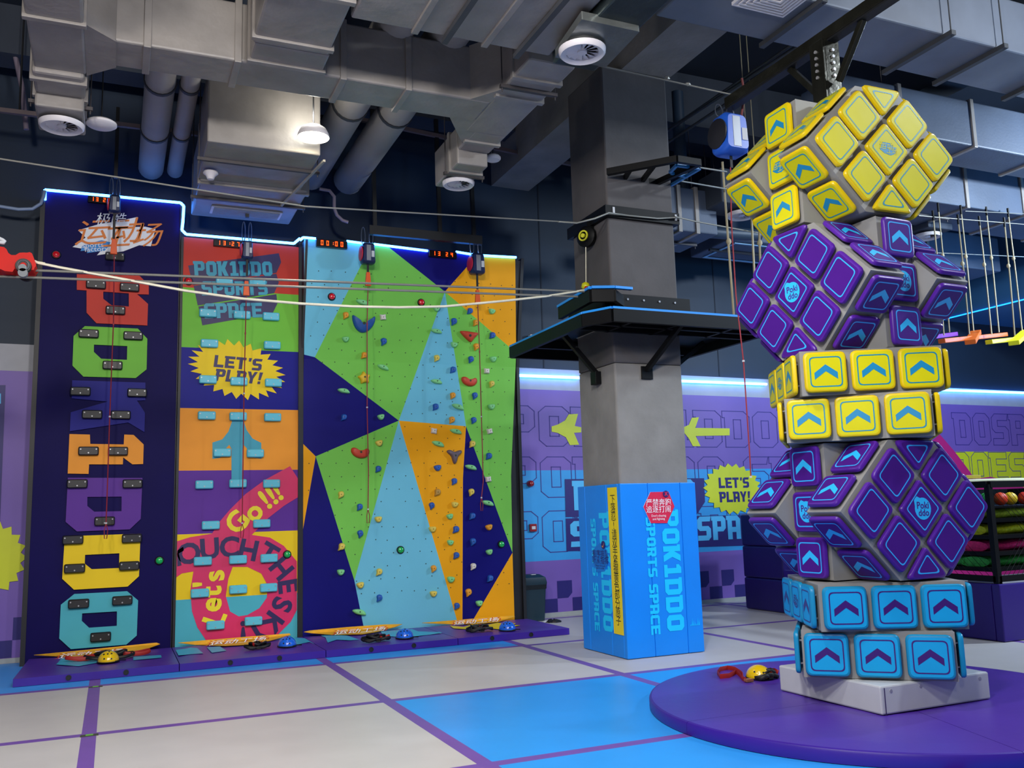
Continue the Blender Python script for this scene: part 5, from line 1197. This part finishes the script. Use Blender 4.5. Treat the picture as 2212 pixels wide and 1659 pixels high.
for p0, p1, foot in [((4.42, 8.64, 3.42), (4.84, 8.64, 2.97), (4.845, 8.64, 2.93)), ((5.38, 7.76, 3.42), (5.24, 8.28, 2.99), (5.24, 8.29, 2.95)), ((6.3, 8.7, 3.42), (5.72, 8.7, 3.0), (5.705, 8.7, 2.95))]:
    mb = MB(); mb.bar(p0, p1, .05, .05, M_plat); mb.build('brace', r)
    mb = MB(); mb.box(Vector(foot) - Vector((.07, .02 if foot[1] < 8.5 else .06, .06)) , Vector(foot) + Vector((.0 if foot[0] < 5 else .07, .0 if foot[1] < 8.5 else .06, .08)), M_plat); mb.build('bracket', r, bevel=.004)
r = thing('cable_anchor_frame', 'smaller black frame with a blue edge above the big platform, where the cables end', 'platform', (4.7, 8.4, 3.75))
mb = MB(); mb.bar((4.56, 8.95, 3.72), (4.50, 8.1, 3.72), .05, .14, M_plat); mb.bar((4.50, 8.1, 3.72), (4.72, 8.02, 3.72), .05, .14, M_plat)
mb.bar((4.72, 8.24, 3.72), (5.80, 8.24, 3.72), .06, .15, M_plat); mb.bar((4.80, 8.25, 3.72), (4.80, 9.15, 3.72), .06, .15, M_plat); mb.bar((4.72, 8.02, 3.72), (4.95, 8.24, 3.72), .05, .12, M_plat); mb.build('frame', r)
mb = MB(); mb.bar((4.56, 8.97, 3.80), (4.49, 8.08, 3.80), .06, .03, M_pedge); mb.bar((4.49, 8.08, 3.80), (4.72, 8.0, 3.80), .06, .03, M_pedge); mb.bar((4.72, 8.0, 3.80), (4.93, 8.0, 3.80), .05, .03, M_pedge); mb.build('blue_edge', r, bevel=.004)
mb = MB()
for k in range(4): mb = MB(); mb.cyl((5.0 + .2 * k, 8.21, 3.74), (5.0 + .2 * k, 8.20, 3.74), .012, M_abs, 8); mb.build('bolt', r)
r = thing('column_band', 'black steel band clamped round the upper part of the concrete column', 'band', (5.27, 8.7, 4.66))
mb = MB()
for a, b in (((4.80, 8.245, 4.66), (5.75, 8.294, 4.79)), ((4.80, 9.111, 4.66), (5.75, 9.16, 4.79)), ((4.80, 8.294, 4.66), (4.849, 9.111, 4.79)), ((5.701, 8.294, 4.66), (5.75, 9.111, 4.79))): mb.box(a, b, M_plat)
mb.build('strap', r)
mb = MB()
for x in (4.90, 5.70): mb.box((x - .012, 8.238, 4.70), (x + .012, 8.245, 4.77), M_abl)
mb.build('fastener', r)
mb = MB(); mb.tube([ony(1206, 479, 8.15), ony(1245, 482, 8.15), ony(1285, 472, 8.1), ony(1315, 460, 8.2), ony(1360, 466, 8.22), ony(1420, 472, 8.22), ony(1462, 470, 8.22)], .010, M_cable, 6); mb.build('loop_cable', r, smooth=60)
c = ony(1268, 512, 8.6); c = onx(1268, 512, 4.78)
r = thing('rope_reel', 'small black pulley with a yellow centre fixed to the left face of the column', 'pulley', c)
mb = MB(); mb.lathe([(.11, -.04), (.12, -.02), (.12, .03), (.09, .05), (0, .05)], c, M_plat, (-1, -.5, 0), 24, (True, False)); mb.build('housing', r, smooth=40)
mb = MB(); q = c + Vector((-.06, -.03, 0)); mb.lathe([(.062, 0), (.062, .012), (.045, .012), (.045, 0)], q, mat('reel_yellow', 'c8c818', .4), (-1, -.5, 0), 20); mb.lathe([(.025, 0), (.025, .02), (0, .02)], q, mat('reel_yellow', 'c8c818', .4), (-1, -.5, 0), 12); mb.build('wheel', r, smooth=40, recalc=False)
mb = MB(); mb.cyl(c + Vector((-.02, 0, -.11)), onx(1266, 617, 4.78), .006, M_rope, 6); mb.build('cord', r)
mb = MB(); mb.box(c + Vector((-.02, -.05, .08)), c + Vector((.07, .05, .2)), M_plat); mb.build('bracket', r)
q = onx(1265, 620, 4.74); r = thing('pulley_grip', 'small yellow and red grip at the end of the cord above the cable frame', 'grip', q)
mb = MB(); mb.lathe([(0, .06), (.04, .04), (.05, 0), (.03, -.03), (0, -.04)], q, mat('reel_yellow', 'c8c818', .4), (0, 0, 1), 14); mb.build('grip', r, smooth=50)
mb = MB(); mb.box(q + Vector((-.03, -.05, -.05)), q + Vector((.03, .0, -.0)), M_tred); mb.build('clip', r, bevel=.01)
# upper right arm with blue ladder-like frame
r = thing('cable_outrigger', 'black arm with a light blue ladder-like frame, high on the right of the column', 'bracket', (5.9, 8.0, 5.2))
zz = 5.15; q = lambda x, y: onz(x, y, zz)
mb = MB(); mb.bar(q(1312, 372), q(1462, 344), .06, .07, M_plat); mb.bar(q(1462, 344), q(1512, 352), .05, .07, M_plat); mb.bar(q(1312, 384), q(1420, 394), .05, .06, M_plat); mb.bar(q(1420, 394), q(1512, 352), .05, .06, M_plat)
for t in (.35, .7): mb.bar(q(1312, 378).lerp(q(1420, 394), t), q(1312, 372).lerp(q(1462, 344), t), .04, .05, M_plat)
mb.build('arm', r)
M_lad = mat('ladder_blue', '2a86c8', .4, vary=.05)
mb = MB(); mb.bar(q(1447, 372), q(1462, 357), .03, .03, M_lad); mb.bar(q(1462, 357), q(1512, 364), .03, .03, M_lad); mb.bar(q(1450, 400), q(1512, 364), .03, .03, M_lad); mb.bar(q(1450, 374), q(1480, 381), .03, .03, M_lad); mb.build('blue_frame', r)
mb = MB(); mb.cyl(q(1512, 362), q(1570, 371), .010, M_cable, 6); mb.cyl(q(1470, 391), q(1568, 408), .010, M_cable, 6); mb.build('cables', r)
a = onz(1458, 468, 4.72); mb = MB(); mb.tube([a, onz(1500, 478, 4.72), onz(1620, 500, 4.72), onz(1720, 515, 4.72)], .009, M_cable, 6); tag(mb.build('guy_cable', smooth=60), 'thin cable running from the column band to the right behind the cube tower', 'cable')
# lower branch of the big dark curved pipe right of the column
pts = [ony(x, y, 9.9) for x, y in [(1476, 440), (1478, 470), (1490, 490), (1515, 500), (1560, 503), (1640, 508)]]; pts.insert(0, pts[0] + Vector((0, 0, 1.6)))
mb = MB(); mb.tube(pts, .085, mat('pipe_dark', '26384c', .5, vary=.1), 14); tag(mb.build('curved_pipe', smooth=60), 'thick dark curved pipe right of the column, behind the rope', 'pipe')
# vents and boxes behind the tower
r = thing('air_duct', 'small dark duct box with a white swirl vent, just left of the yellow cube', 'air duct', ony(1590, 455, 9.5))
c = ony(1602, 462, 9.5); duct(r, (c.x - .5, c.y - .25, c.z + .03), (c.x + .25, c.y + .25, c.z + .5), m=M_beam); swirl_vent(r, tuple(c), .2)
r = thing('air_vent', 'white swirl vent glimpsed right of the upper purple cube', 'air vent', ony(2000, 508, 9.5)); c = ony(2003, 508, 9.5); swirl_vent(r, tuple(c), .2); duct(r, (c.x - .25, c.y - .25, c.z + .03), (c.x + .25, c.y + .25, c.z + .9), m=M_beam)
r = thing('ceiling_unit', 'rectangular blue-lit ceiling unit with a pale frame, left of the upper purple cube', 'air unit', ony(1600, 550, 10.8))
c = ony(1610, 548, 10.8); duct(r, (c.x - .65, c.y - .5, c.z + .02), (c.x + .7, c.y + .5, c.z + .2), m=M_rduct); hanger(r, c.x - .6, c.x + .6, c.y, c.z + .02)
mb = MB(); zq = c.z + .012
for a, b in (((-.5, -.4), (.6, -.36)), ((-.5, .36), (.6, .4)), ((-.5, -.36), (-.46, .36)), ((.56, -.36), (.6, .36))): mb.box((c.x + a[0], c.y + a[1], zq - .01), (c.x + b[0], c.y + b[1], zq), mat('unit_frame', '8fc4e8', .4))
mb.build('frame', r)
# ================================================================ SWINGS
M_srope = mat('swing_rope', 'a89e80', .65, vary=.1)
SWC = {'orange': mat('swing_orange', 'e06a18', .45, vary=.04), 'yellow': mat('swing_yellow', 'e0dc1c', .45, vary=.04), 'violet': mat('swing_violet', '7a2aa0', .45, vary=.04)}
def swing(color, ends, cross, ropes, label):
    """ends: pixel ends of the long plank (front row y=8), ropes: list of (top px, bottom px, Y)"""
    a, b = ony(*ends[0], 8.0), ony(*ends[1], 8.55); r = thing('hanging_step', label, 'swing', (a + b) / 2, 'wooden steps hanging on ropes at the right')
    mb = MB(); mb.bar(a, b, .09, .055, SWC[color]); mb.build('plank', r, bevel=.006)
    if cross:
        c0, c1 = ony(*cross[0], 8.0), ony(*cross[1], 8.5); mb = MB(); mb.bar(c0, c1, .13, .06, SWC[color]); mb.build('cross_plank', r, bevel=.006)
    for t, bt, Y in ropes:
        p, q = ony(*t, Y), ony(*bt, Y); mb = MB(); mb.tube([p, p.lerp(q, .5) + Vector((.01, 0, 0)), q], .010, M_srope, 6); kk = p.lerp(q, .38); mb.lathe([(.010, -.03), (.024, -.01), (.022, .015), (.010, .03)], kk, M_srope, (0, 0, 1), 8); mb.build('rope', r, smooth=60)
        mb = MB(); mb.cyl(p - Vector((0, 0, .04)), p + Vector((0, 0, .09)), .016, M_plat, 6); mb.build('shackle', r)
swing('orange', [(2034, 737), (2170, 723)], [(2096, 739), (2108, 718)], [((2070, 478), (2094, 722), 8.0), ((2076, 457), (2103, 716), 8.5), ((2116, 481), (2142, 722), 8.2), ((2131, 460), (2158, 718), 8.6)], 'orange wooden step hanging on four ropes at the right edge')
swing('yellow', [(2136, 739), (2250, 727)], [(2190, 741), (2218, 716)], [((2170, 484), (2192, 725), 8.0), ((2178, 463), (2208, 716), 8.5)], 'yellow wooden step hanging on ropes, cut by the right edge')
swing('violet', [(1985, 732), (2062, 722)], None, [((2016, 470), (2039, 724), 8.0), ((2027, 452), (2051, 718), 8.5)], 'violet wooden step half hidden behind the upper purple cube')
for a, b, lab, Y in [((1985, 466), (2240, 487), 'lower of two thin wires carrying the hanging steps', 8.0), ((2085, 456), (2240, 463), 'upper of two thin wires carrying the hanging steps', 8.5), ((2000, 545), (2240, 556), 'thin wire crossing behind the ropes of the hanging steps', 8.8)]:
    mb = MB(); mb.cyl(ony(*a, Y), ony(*b, Y), .006, M_cable, 6); tag(mb.build('wire'), lab, 'wire')
for k, (t, b, lab) in enumerate([((1566, 425), (1585, 682), 'pale rope left of the red cord, running down to the platform edge'), ((1624, 480), (1629, 580), 'pale rope glimpsed between the yellow and purple cubes'), ((1640, 500), (1642, 560), 'short piece of pale rope nearest the upper purple cube')]):
    Y = 8.3; p, q = ony(*t, Y), ony(*b, Y); mb = MB(); p = p + (p - q) * (.3 if k == 0 else .8); q = q + (q - p) * (0 if k == 0 else .7); mb.tube([p, q], .014, M_srope, 6)
    kk = ony(1574, 522, Y) if k == 0 else ony(1641, 525, Y)
    if k: p = p + (p - q).normalized() * .0; mb.cyl(p, (p.x, p.y, 7.49), .006, M_srope, 5)
    if k != 1: mb.lathe([(.012, -.04), (.032, -.01), (.028, .02), (.012, .04)], kk, M_srope, (0, 0, 1), 8)
    tag(mb.build('hanging_rope', smooth=60), lab, 'rope')
# blue light line along the bulkhead
mb = MB(); mb.cyl((14.63, 12.4, 4.97), (14.63, 5.5, 4.97), .012, mat('tube_blue', '2aa0ff', .3, vary=0, emit=3, ecol='1c8cff'), 8); tag(mb.build('light_tube', smooth=40), 'thin blue light line rising to the right behind the hanging steps', 'light tube')
# ================================================================ BALL CAGE AND PADS AT THE RIGHT
M_pp = mat('pad_deep_purple', '2c127a', .4, vary=.04, scale=2, bump=.06, bscale=6)
r = thing('padded_wall', 'low dark purple padded base of the black cage at the right edge', 'padding', (9.2, 8.7, 0))
mb = MB(); mb.box((8.65, 6.97, .004), (12.2, 7.07, .60), M_pp); mb.box((8.65, 7.075, .004), (8.75, 10.4, .60), M_pp); mb.build('pad', r, bevel=.012)
mb = MB(); mb.box((8.70, 7.0, .602), (12.2, 7.4, .625), M_band); mb.build('ledge', r)
r = thing('padded_block', 'tall dark navy padded block behind the lower purple cube, left of the cage', 'padding', (8.9, 10.7, 0))
mb = MB()
for z0, z1 in ((.004, .46), (.464, .92), (.924, 1.38)): mb.box((8.66, 10.41, z0), (9.5, 11.3, z1), mat('pad_navy', '1c0f5c', .4, vary=.05, bump=.06))
mb.build('pad', r, bevel=.025)
r = thing('net_cage', 'black steel cage with netting standing on the padded base', 'cage', (9.8, 7.4, .6))
mb = MB()
for x, y in ((8.71, 7.03), (8.71, 9.6), (12.0, 7.03), (10.4, 7.03)): mb.bar((x, y, .6), (x, y, 1.66), .06, .06, M_plat)
mb.bar((8.71, 7.03, 1.66), (12.0, 7.03, 1.66), .07, .07, M_plat); mb.bar((8.71, 7.03, 1.66), (8.71, 9.6, 1.66), .07, .07, M_plat); mb.bar((8.71, 7.03, .65), (12.0, 7.03, .65), .06, .06, M_plat); mb.bar((8.71, 7.03, .65), (8.71, 9.6, .65), .06, .06, M_plat)
mb.build('frame', r)
mb = MB(); st = .07
n = 0
for k in range(40):
    x0 = 8.74 + k * st
    mb.cyl((x0, 7.03, .68), (min(x0 + .9, 12), 7.03, .68 + min(.9, 12 - x0)), .0028, M_plat, 3, caps=False); mb.cyl((x0 + .0, 7.03, 1.6), (x0 + .9, 7.03, .7), .0028, M_plat, 3, caps=False)
for k in range(20):
    y0 = 7.05 + k * .08; mb.cyl((8.71, y0, .68), (8.71, y0 + .9, 1.6), .0028, M_plat, 3, caps=False); mb.cyl((8.71, y0 + .9, .68), (8.71, y0, 1.6), .0028, M_plat, 3, caps=False)
mb.build('netting', r)
mb = MB(); mb.box((8.79, 9.25, .62), (11.9, 9.3, 1.64), M_plat); mb.box((11.85, 7.15, .62), (11.9, 9.25, 1.64), M_plat); mb.build('dark_backing', r)  # black sheets added so the inside of the cage shows dark
SHELF = [(.76, '3cb84a', 'lowest, green'), (.93, 'f02a78', 'pink, second from the bottom'), (1.11, 'dcec20', 'lime yellow, third from the bottom'), (1.29, 'c8f040', 'lime green, fourth from the bottom')]
for z, c, lab in SHELF:
    r = thing('net_roll', 'bundle of netting on a black shelf inside the cage, ' + lab, 'netting', (9.9, 7.7, z), 'coloured net bundles in the cage')
    m = mat('net_' + c, c, .6, vary=.25, scale=40, bump=.6, bscale=45)
    mb = MB(); n = 22; pts = []
    for k in range(n + 1):
        t = k / n; pts.append(Vector((8.86 + t * 2.8, 7.42 + .05 * math.sin(k * .9), z + .012 * math.sin(k * 1.7) + .05)))
    mb.tube(pts, (.062, .16), m, 12, flat=(0, 0, 1)); pts = [Vector((8.93 + .03 * math.sin(k), 7.5 + k * .12, z + .05 + .01 * math.sin(k * 1.3))) for k in range(16)]; mb.tube(pts, (.062, .13), m, 12, flat=(0, 0, 1)); mb.build('bundle', r, smooth=70)
    mb = MB(); mb.box((8.79, 7.15, z - .045), (11.9, 9.5, z), M_plat); mb.build('shelf', r)
for k, (c, w) in enumerate([('1a58b8', .09), ('2a9a48', .1), ('d8401c', .12), ('d8b81c', .16), ('c02a20', .1), ('2a9a48', .12)]):
    x = 8.9 + k * .2; mb = MB(); rr = .075
    mb.lathe([(rr * math.sin(t), -rr * math.cos(t)) for t in [math.pi * i / 8 for i in range(9)]], (x + .05, 7.4 + .03 * (k % 2), 1.50), mat('ball_' + c, c, .5, vary=.08), (0, 0, 1), 14)
    tag(mb.build('play_ball', smooth=70), ['dark blue', 'green', 'orange-red', 'yellow', 'dark red', 'green'][k] + ' ball on the top shelf inside the cage, %s from the left' % ['first', 'second', 'third', 'fourth', 'fifth', 'sixth'][k], 'ball', 'balls on the top shelf of the cage')
mb = MB(); mb.box((8.79, 7.15, 1.40), (11.9, 9.5, 1.42), M_plat); tag(mb.build('cage_shelf'), 'black top shelf inside the cage carrying small balls', 'shelf')
mb = MB(); mb.lathe([(.75, 0), (.75, .03), (.7, .05), (0, .06)], (9.75, 8.2, 1.69), mat('lid_pale', 'd6d8b8', .5, vary=.05), (0, 0, 1), 32, (True, False)); tag(mb.build('round_tray', smooth=40), 'pale round lid lying on top of the cage', 'lid')
mb = MB(); mb.box((9.25, 7.75, 1.75), (9.5, 7.9, 1.79), mat('box_brass', '9a8a28', .4, vary=.1)); tag(mb.build('small_box', bevel=.005), 'small brass coloured box on the pale lid of the cage', 'box')
# ================================================================ BIN AND BITS BY THE BACK WALL
r = thing('trash_bin', 'dark green-black bin with a hinged lid, right of the faceted wall', 'bin', (5.50, 11.9, 0))
c = Vector((5.45, 11.93, 0)); M_bin = mat('bin_dark', '122c38', .4, vary=.08)
def rr(s, z, w=.175, d=.15): return [c + Vector((p[0] * s, p[1] * s, z)) for p in rpoly([(-w, -d), (w, -d), (w, d), (-w, d)], .03, 3)]
mb = MB(); mb.rings([rr(.84, .005), rr(1.0, .50)], M_bin); mb.build('body', r, smooth=35)
mb = MB(); mb.rings([rr(1.06, .50), rr(1.08, .53), rr(.98, .60), rr(.6, .64)], M_bin); mb.build('lid', r, smooth=30)
mb = MB(); mb.rings([rr(1.03, .44), rr(1.05, .50)], mat('bag_black', '0a1216', .3, vary=.1, bump=.4)); mb.build('bin_liner', r)
mb = MB(); mb.box(c + Vector((-.03, -.1, .637)), c + Vector((.04, -.06, .645)), M_abl); mb.build('sticker', r)
def rag(px, s, m, name, label, cat, seed, z=0.0, h=.5):
    rnd = random.Random(seed); c = onz(*px, z); c.z = z + .003; mb = MB(); n = 16; rs = []
    for k, (q, hh) in enumerate(((1, 0), (.95, .35), (.7, .75), (.35, 1), (.1, .9))):
        rs.append([c + Vector((math.cos(a) * s * q * rnd.uniform(.7, 1.25), math.sin(a) * s * .7 * q * rnd.uniform(.7, 1.25), s * h * hh * rnd.uniform(.6, 1.2))) for a in [2 * math.pi * i / n for i in range(n)]])
    mb.rings(rs, m); tag(mb.build(name, smooth=25), label, cat)
rag((1134, 1333), .13, mat('plastic_clear', 'c4c8cc', .2, vary=.15, coat=.6, alpha=.75), 'plastic_bag', 'crumpled clear plastic bag on the floor in front of the bin', 'bag', 3, h=1.1)
rag((1160, 1340), .10, M_strap, 'black_glove', 'crumpled black glove on the floor right of the bin', 'glove', 5, h=.3)
rag((1196, 1344), .11, M_strap, 'black_glove', 'black glove farther right on the floor, beside a white scrap', 'glove', 6, h=.35)
rag((1181, 1344), .06, M_abl, 'white_scrap', 'small white scrap on the floor between two black gloves', 'scrap', 7, h=.3)
p = onw(1144, 1045, .0); mb = MB(); mb.lathe([(.05, 0), (.05, .03), (.042, .07), (.03, .085), (0, .09)], p, mat('alarm_red', '8c141c', .3, vary=0, coat=.4), tuple(WN), 16, (True, False)); tag(mb.build('alarm_beacon', smooth=50), 'small dark red alarm beacon on the blue mural, right of the faceted wall', 'alarm')
p = onw(1150, 1140, .0); r = thing('call_point', 'small red box with a white plate on the mural, below the alarm beacon', 'alarm', p)
mb = MB(); mb.obox(p + WN * .02, (.11, .11, .04), X, Vector((0, 0, 1)), WN, mat('alarm_red', '8c141c', .3)); mb.build('case', r, bevel=.006)
mb = MB(); mb.obox(p + WN * .043, (.06, .045, .006), X, Vector((0, 0, 1)), WN, M_abl); mb.build('plate', r)
p = onw(1146, 737, .0); r = thing('wall_speaker', 'small white box speaker high on the dark wall, left of the column', 'speaker', p)
mb = MB(); mb.obox(p + WN * .06 + Vector((0, 0, .02)), (.10, .13, .08), X, Vector((0, 0, 1)), WN, M_vent); mb.build('cabinet', r, bevel=.012); mb = MB(); mb.obox(p + WN * .02, (.04, .05, .05), X, Vector((0, 0, 1)), WN, M_vent); mb.build('mount', r)
# cable conduit left of the letter panel
pts = [ony(x, y, 11.55) for x, y in [(-10, 444), (40, 452), (70, 451), (88, 440), (94, 425), (97, 412)]]
mb = MB(); mb.tube(pts, .02, mat('conduit_bluegrey', '8296b4', .4, vary=.05), 8); tag(mb.build('cable_conduit', smooth=60), 'bent grey conduit running from the left edge to the top of the letter panel', 'conduit')
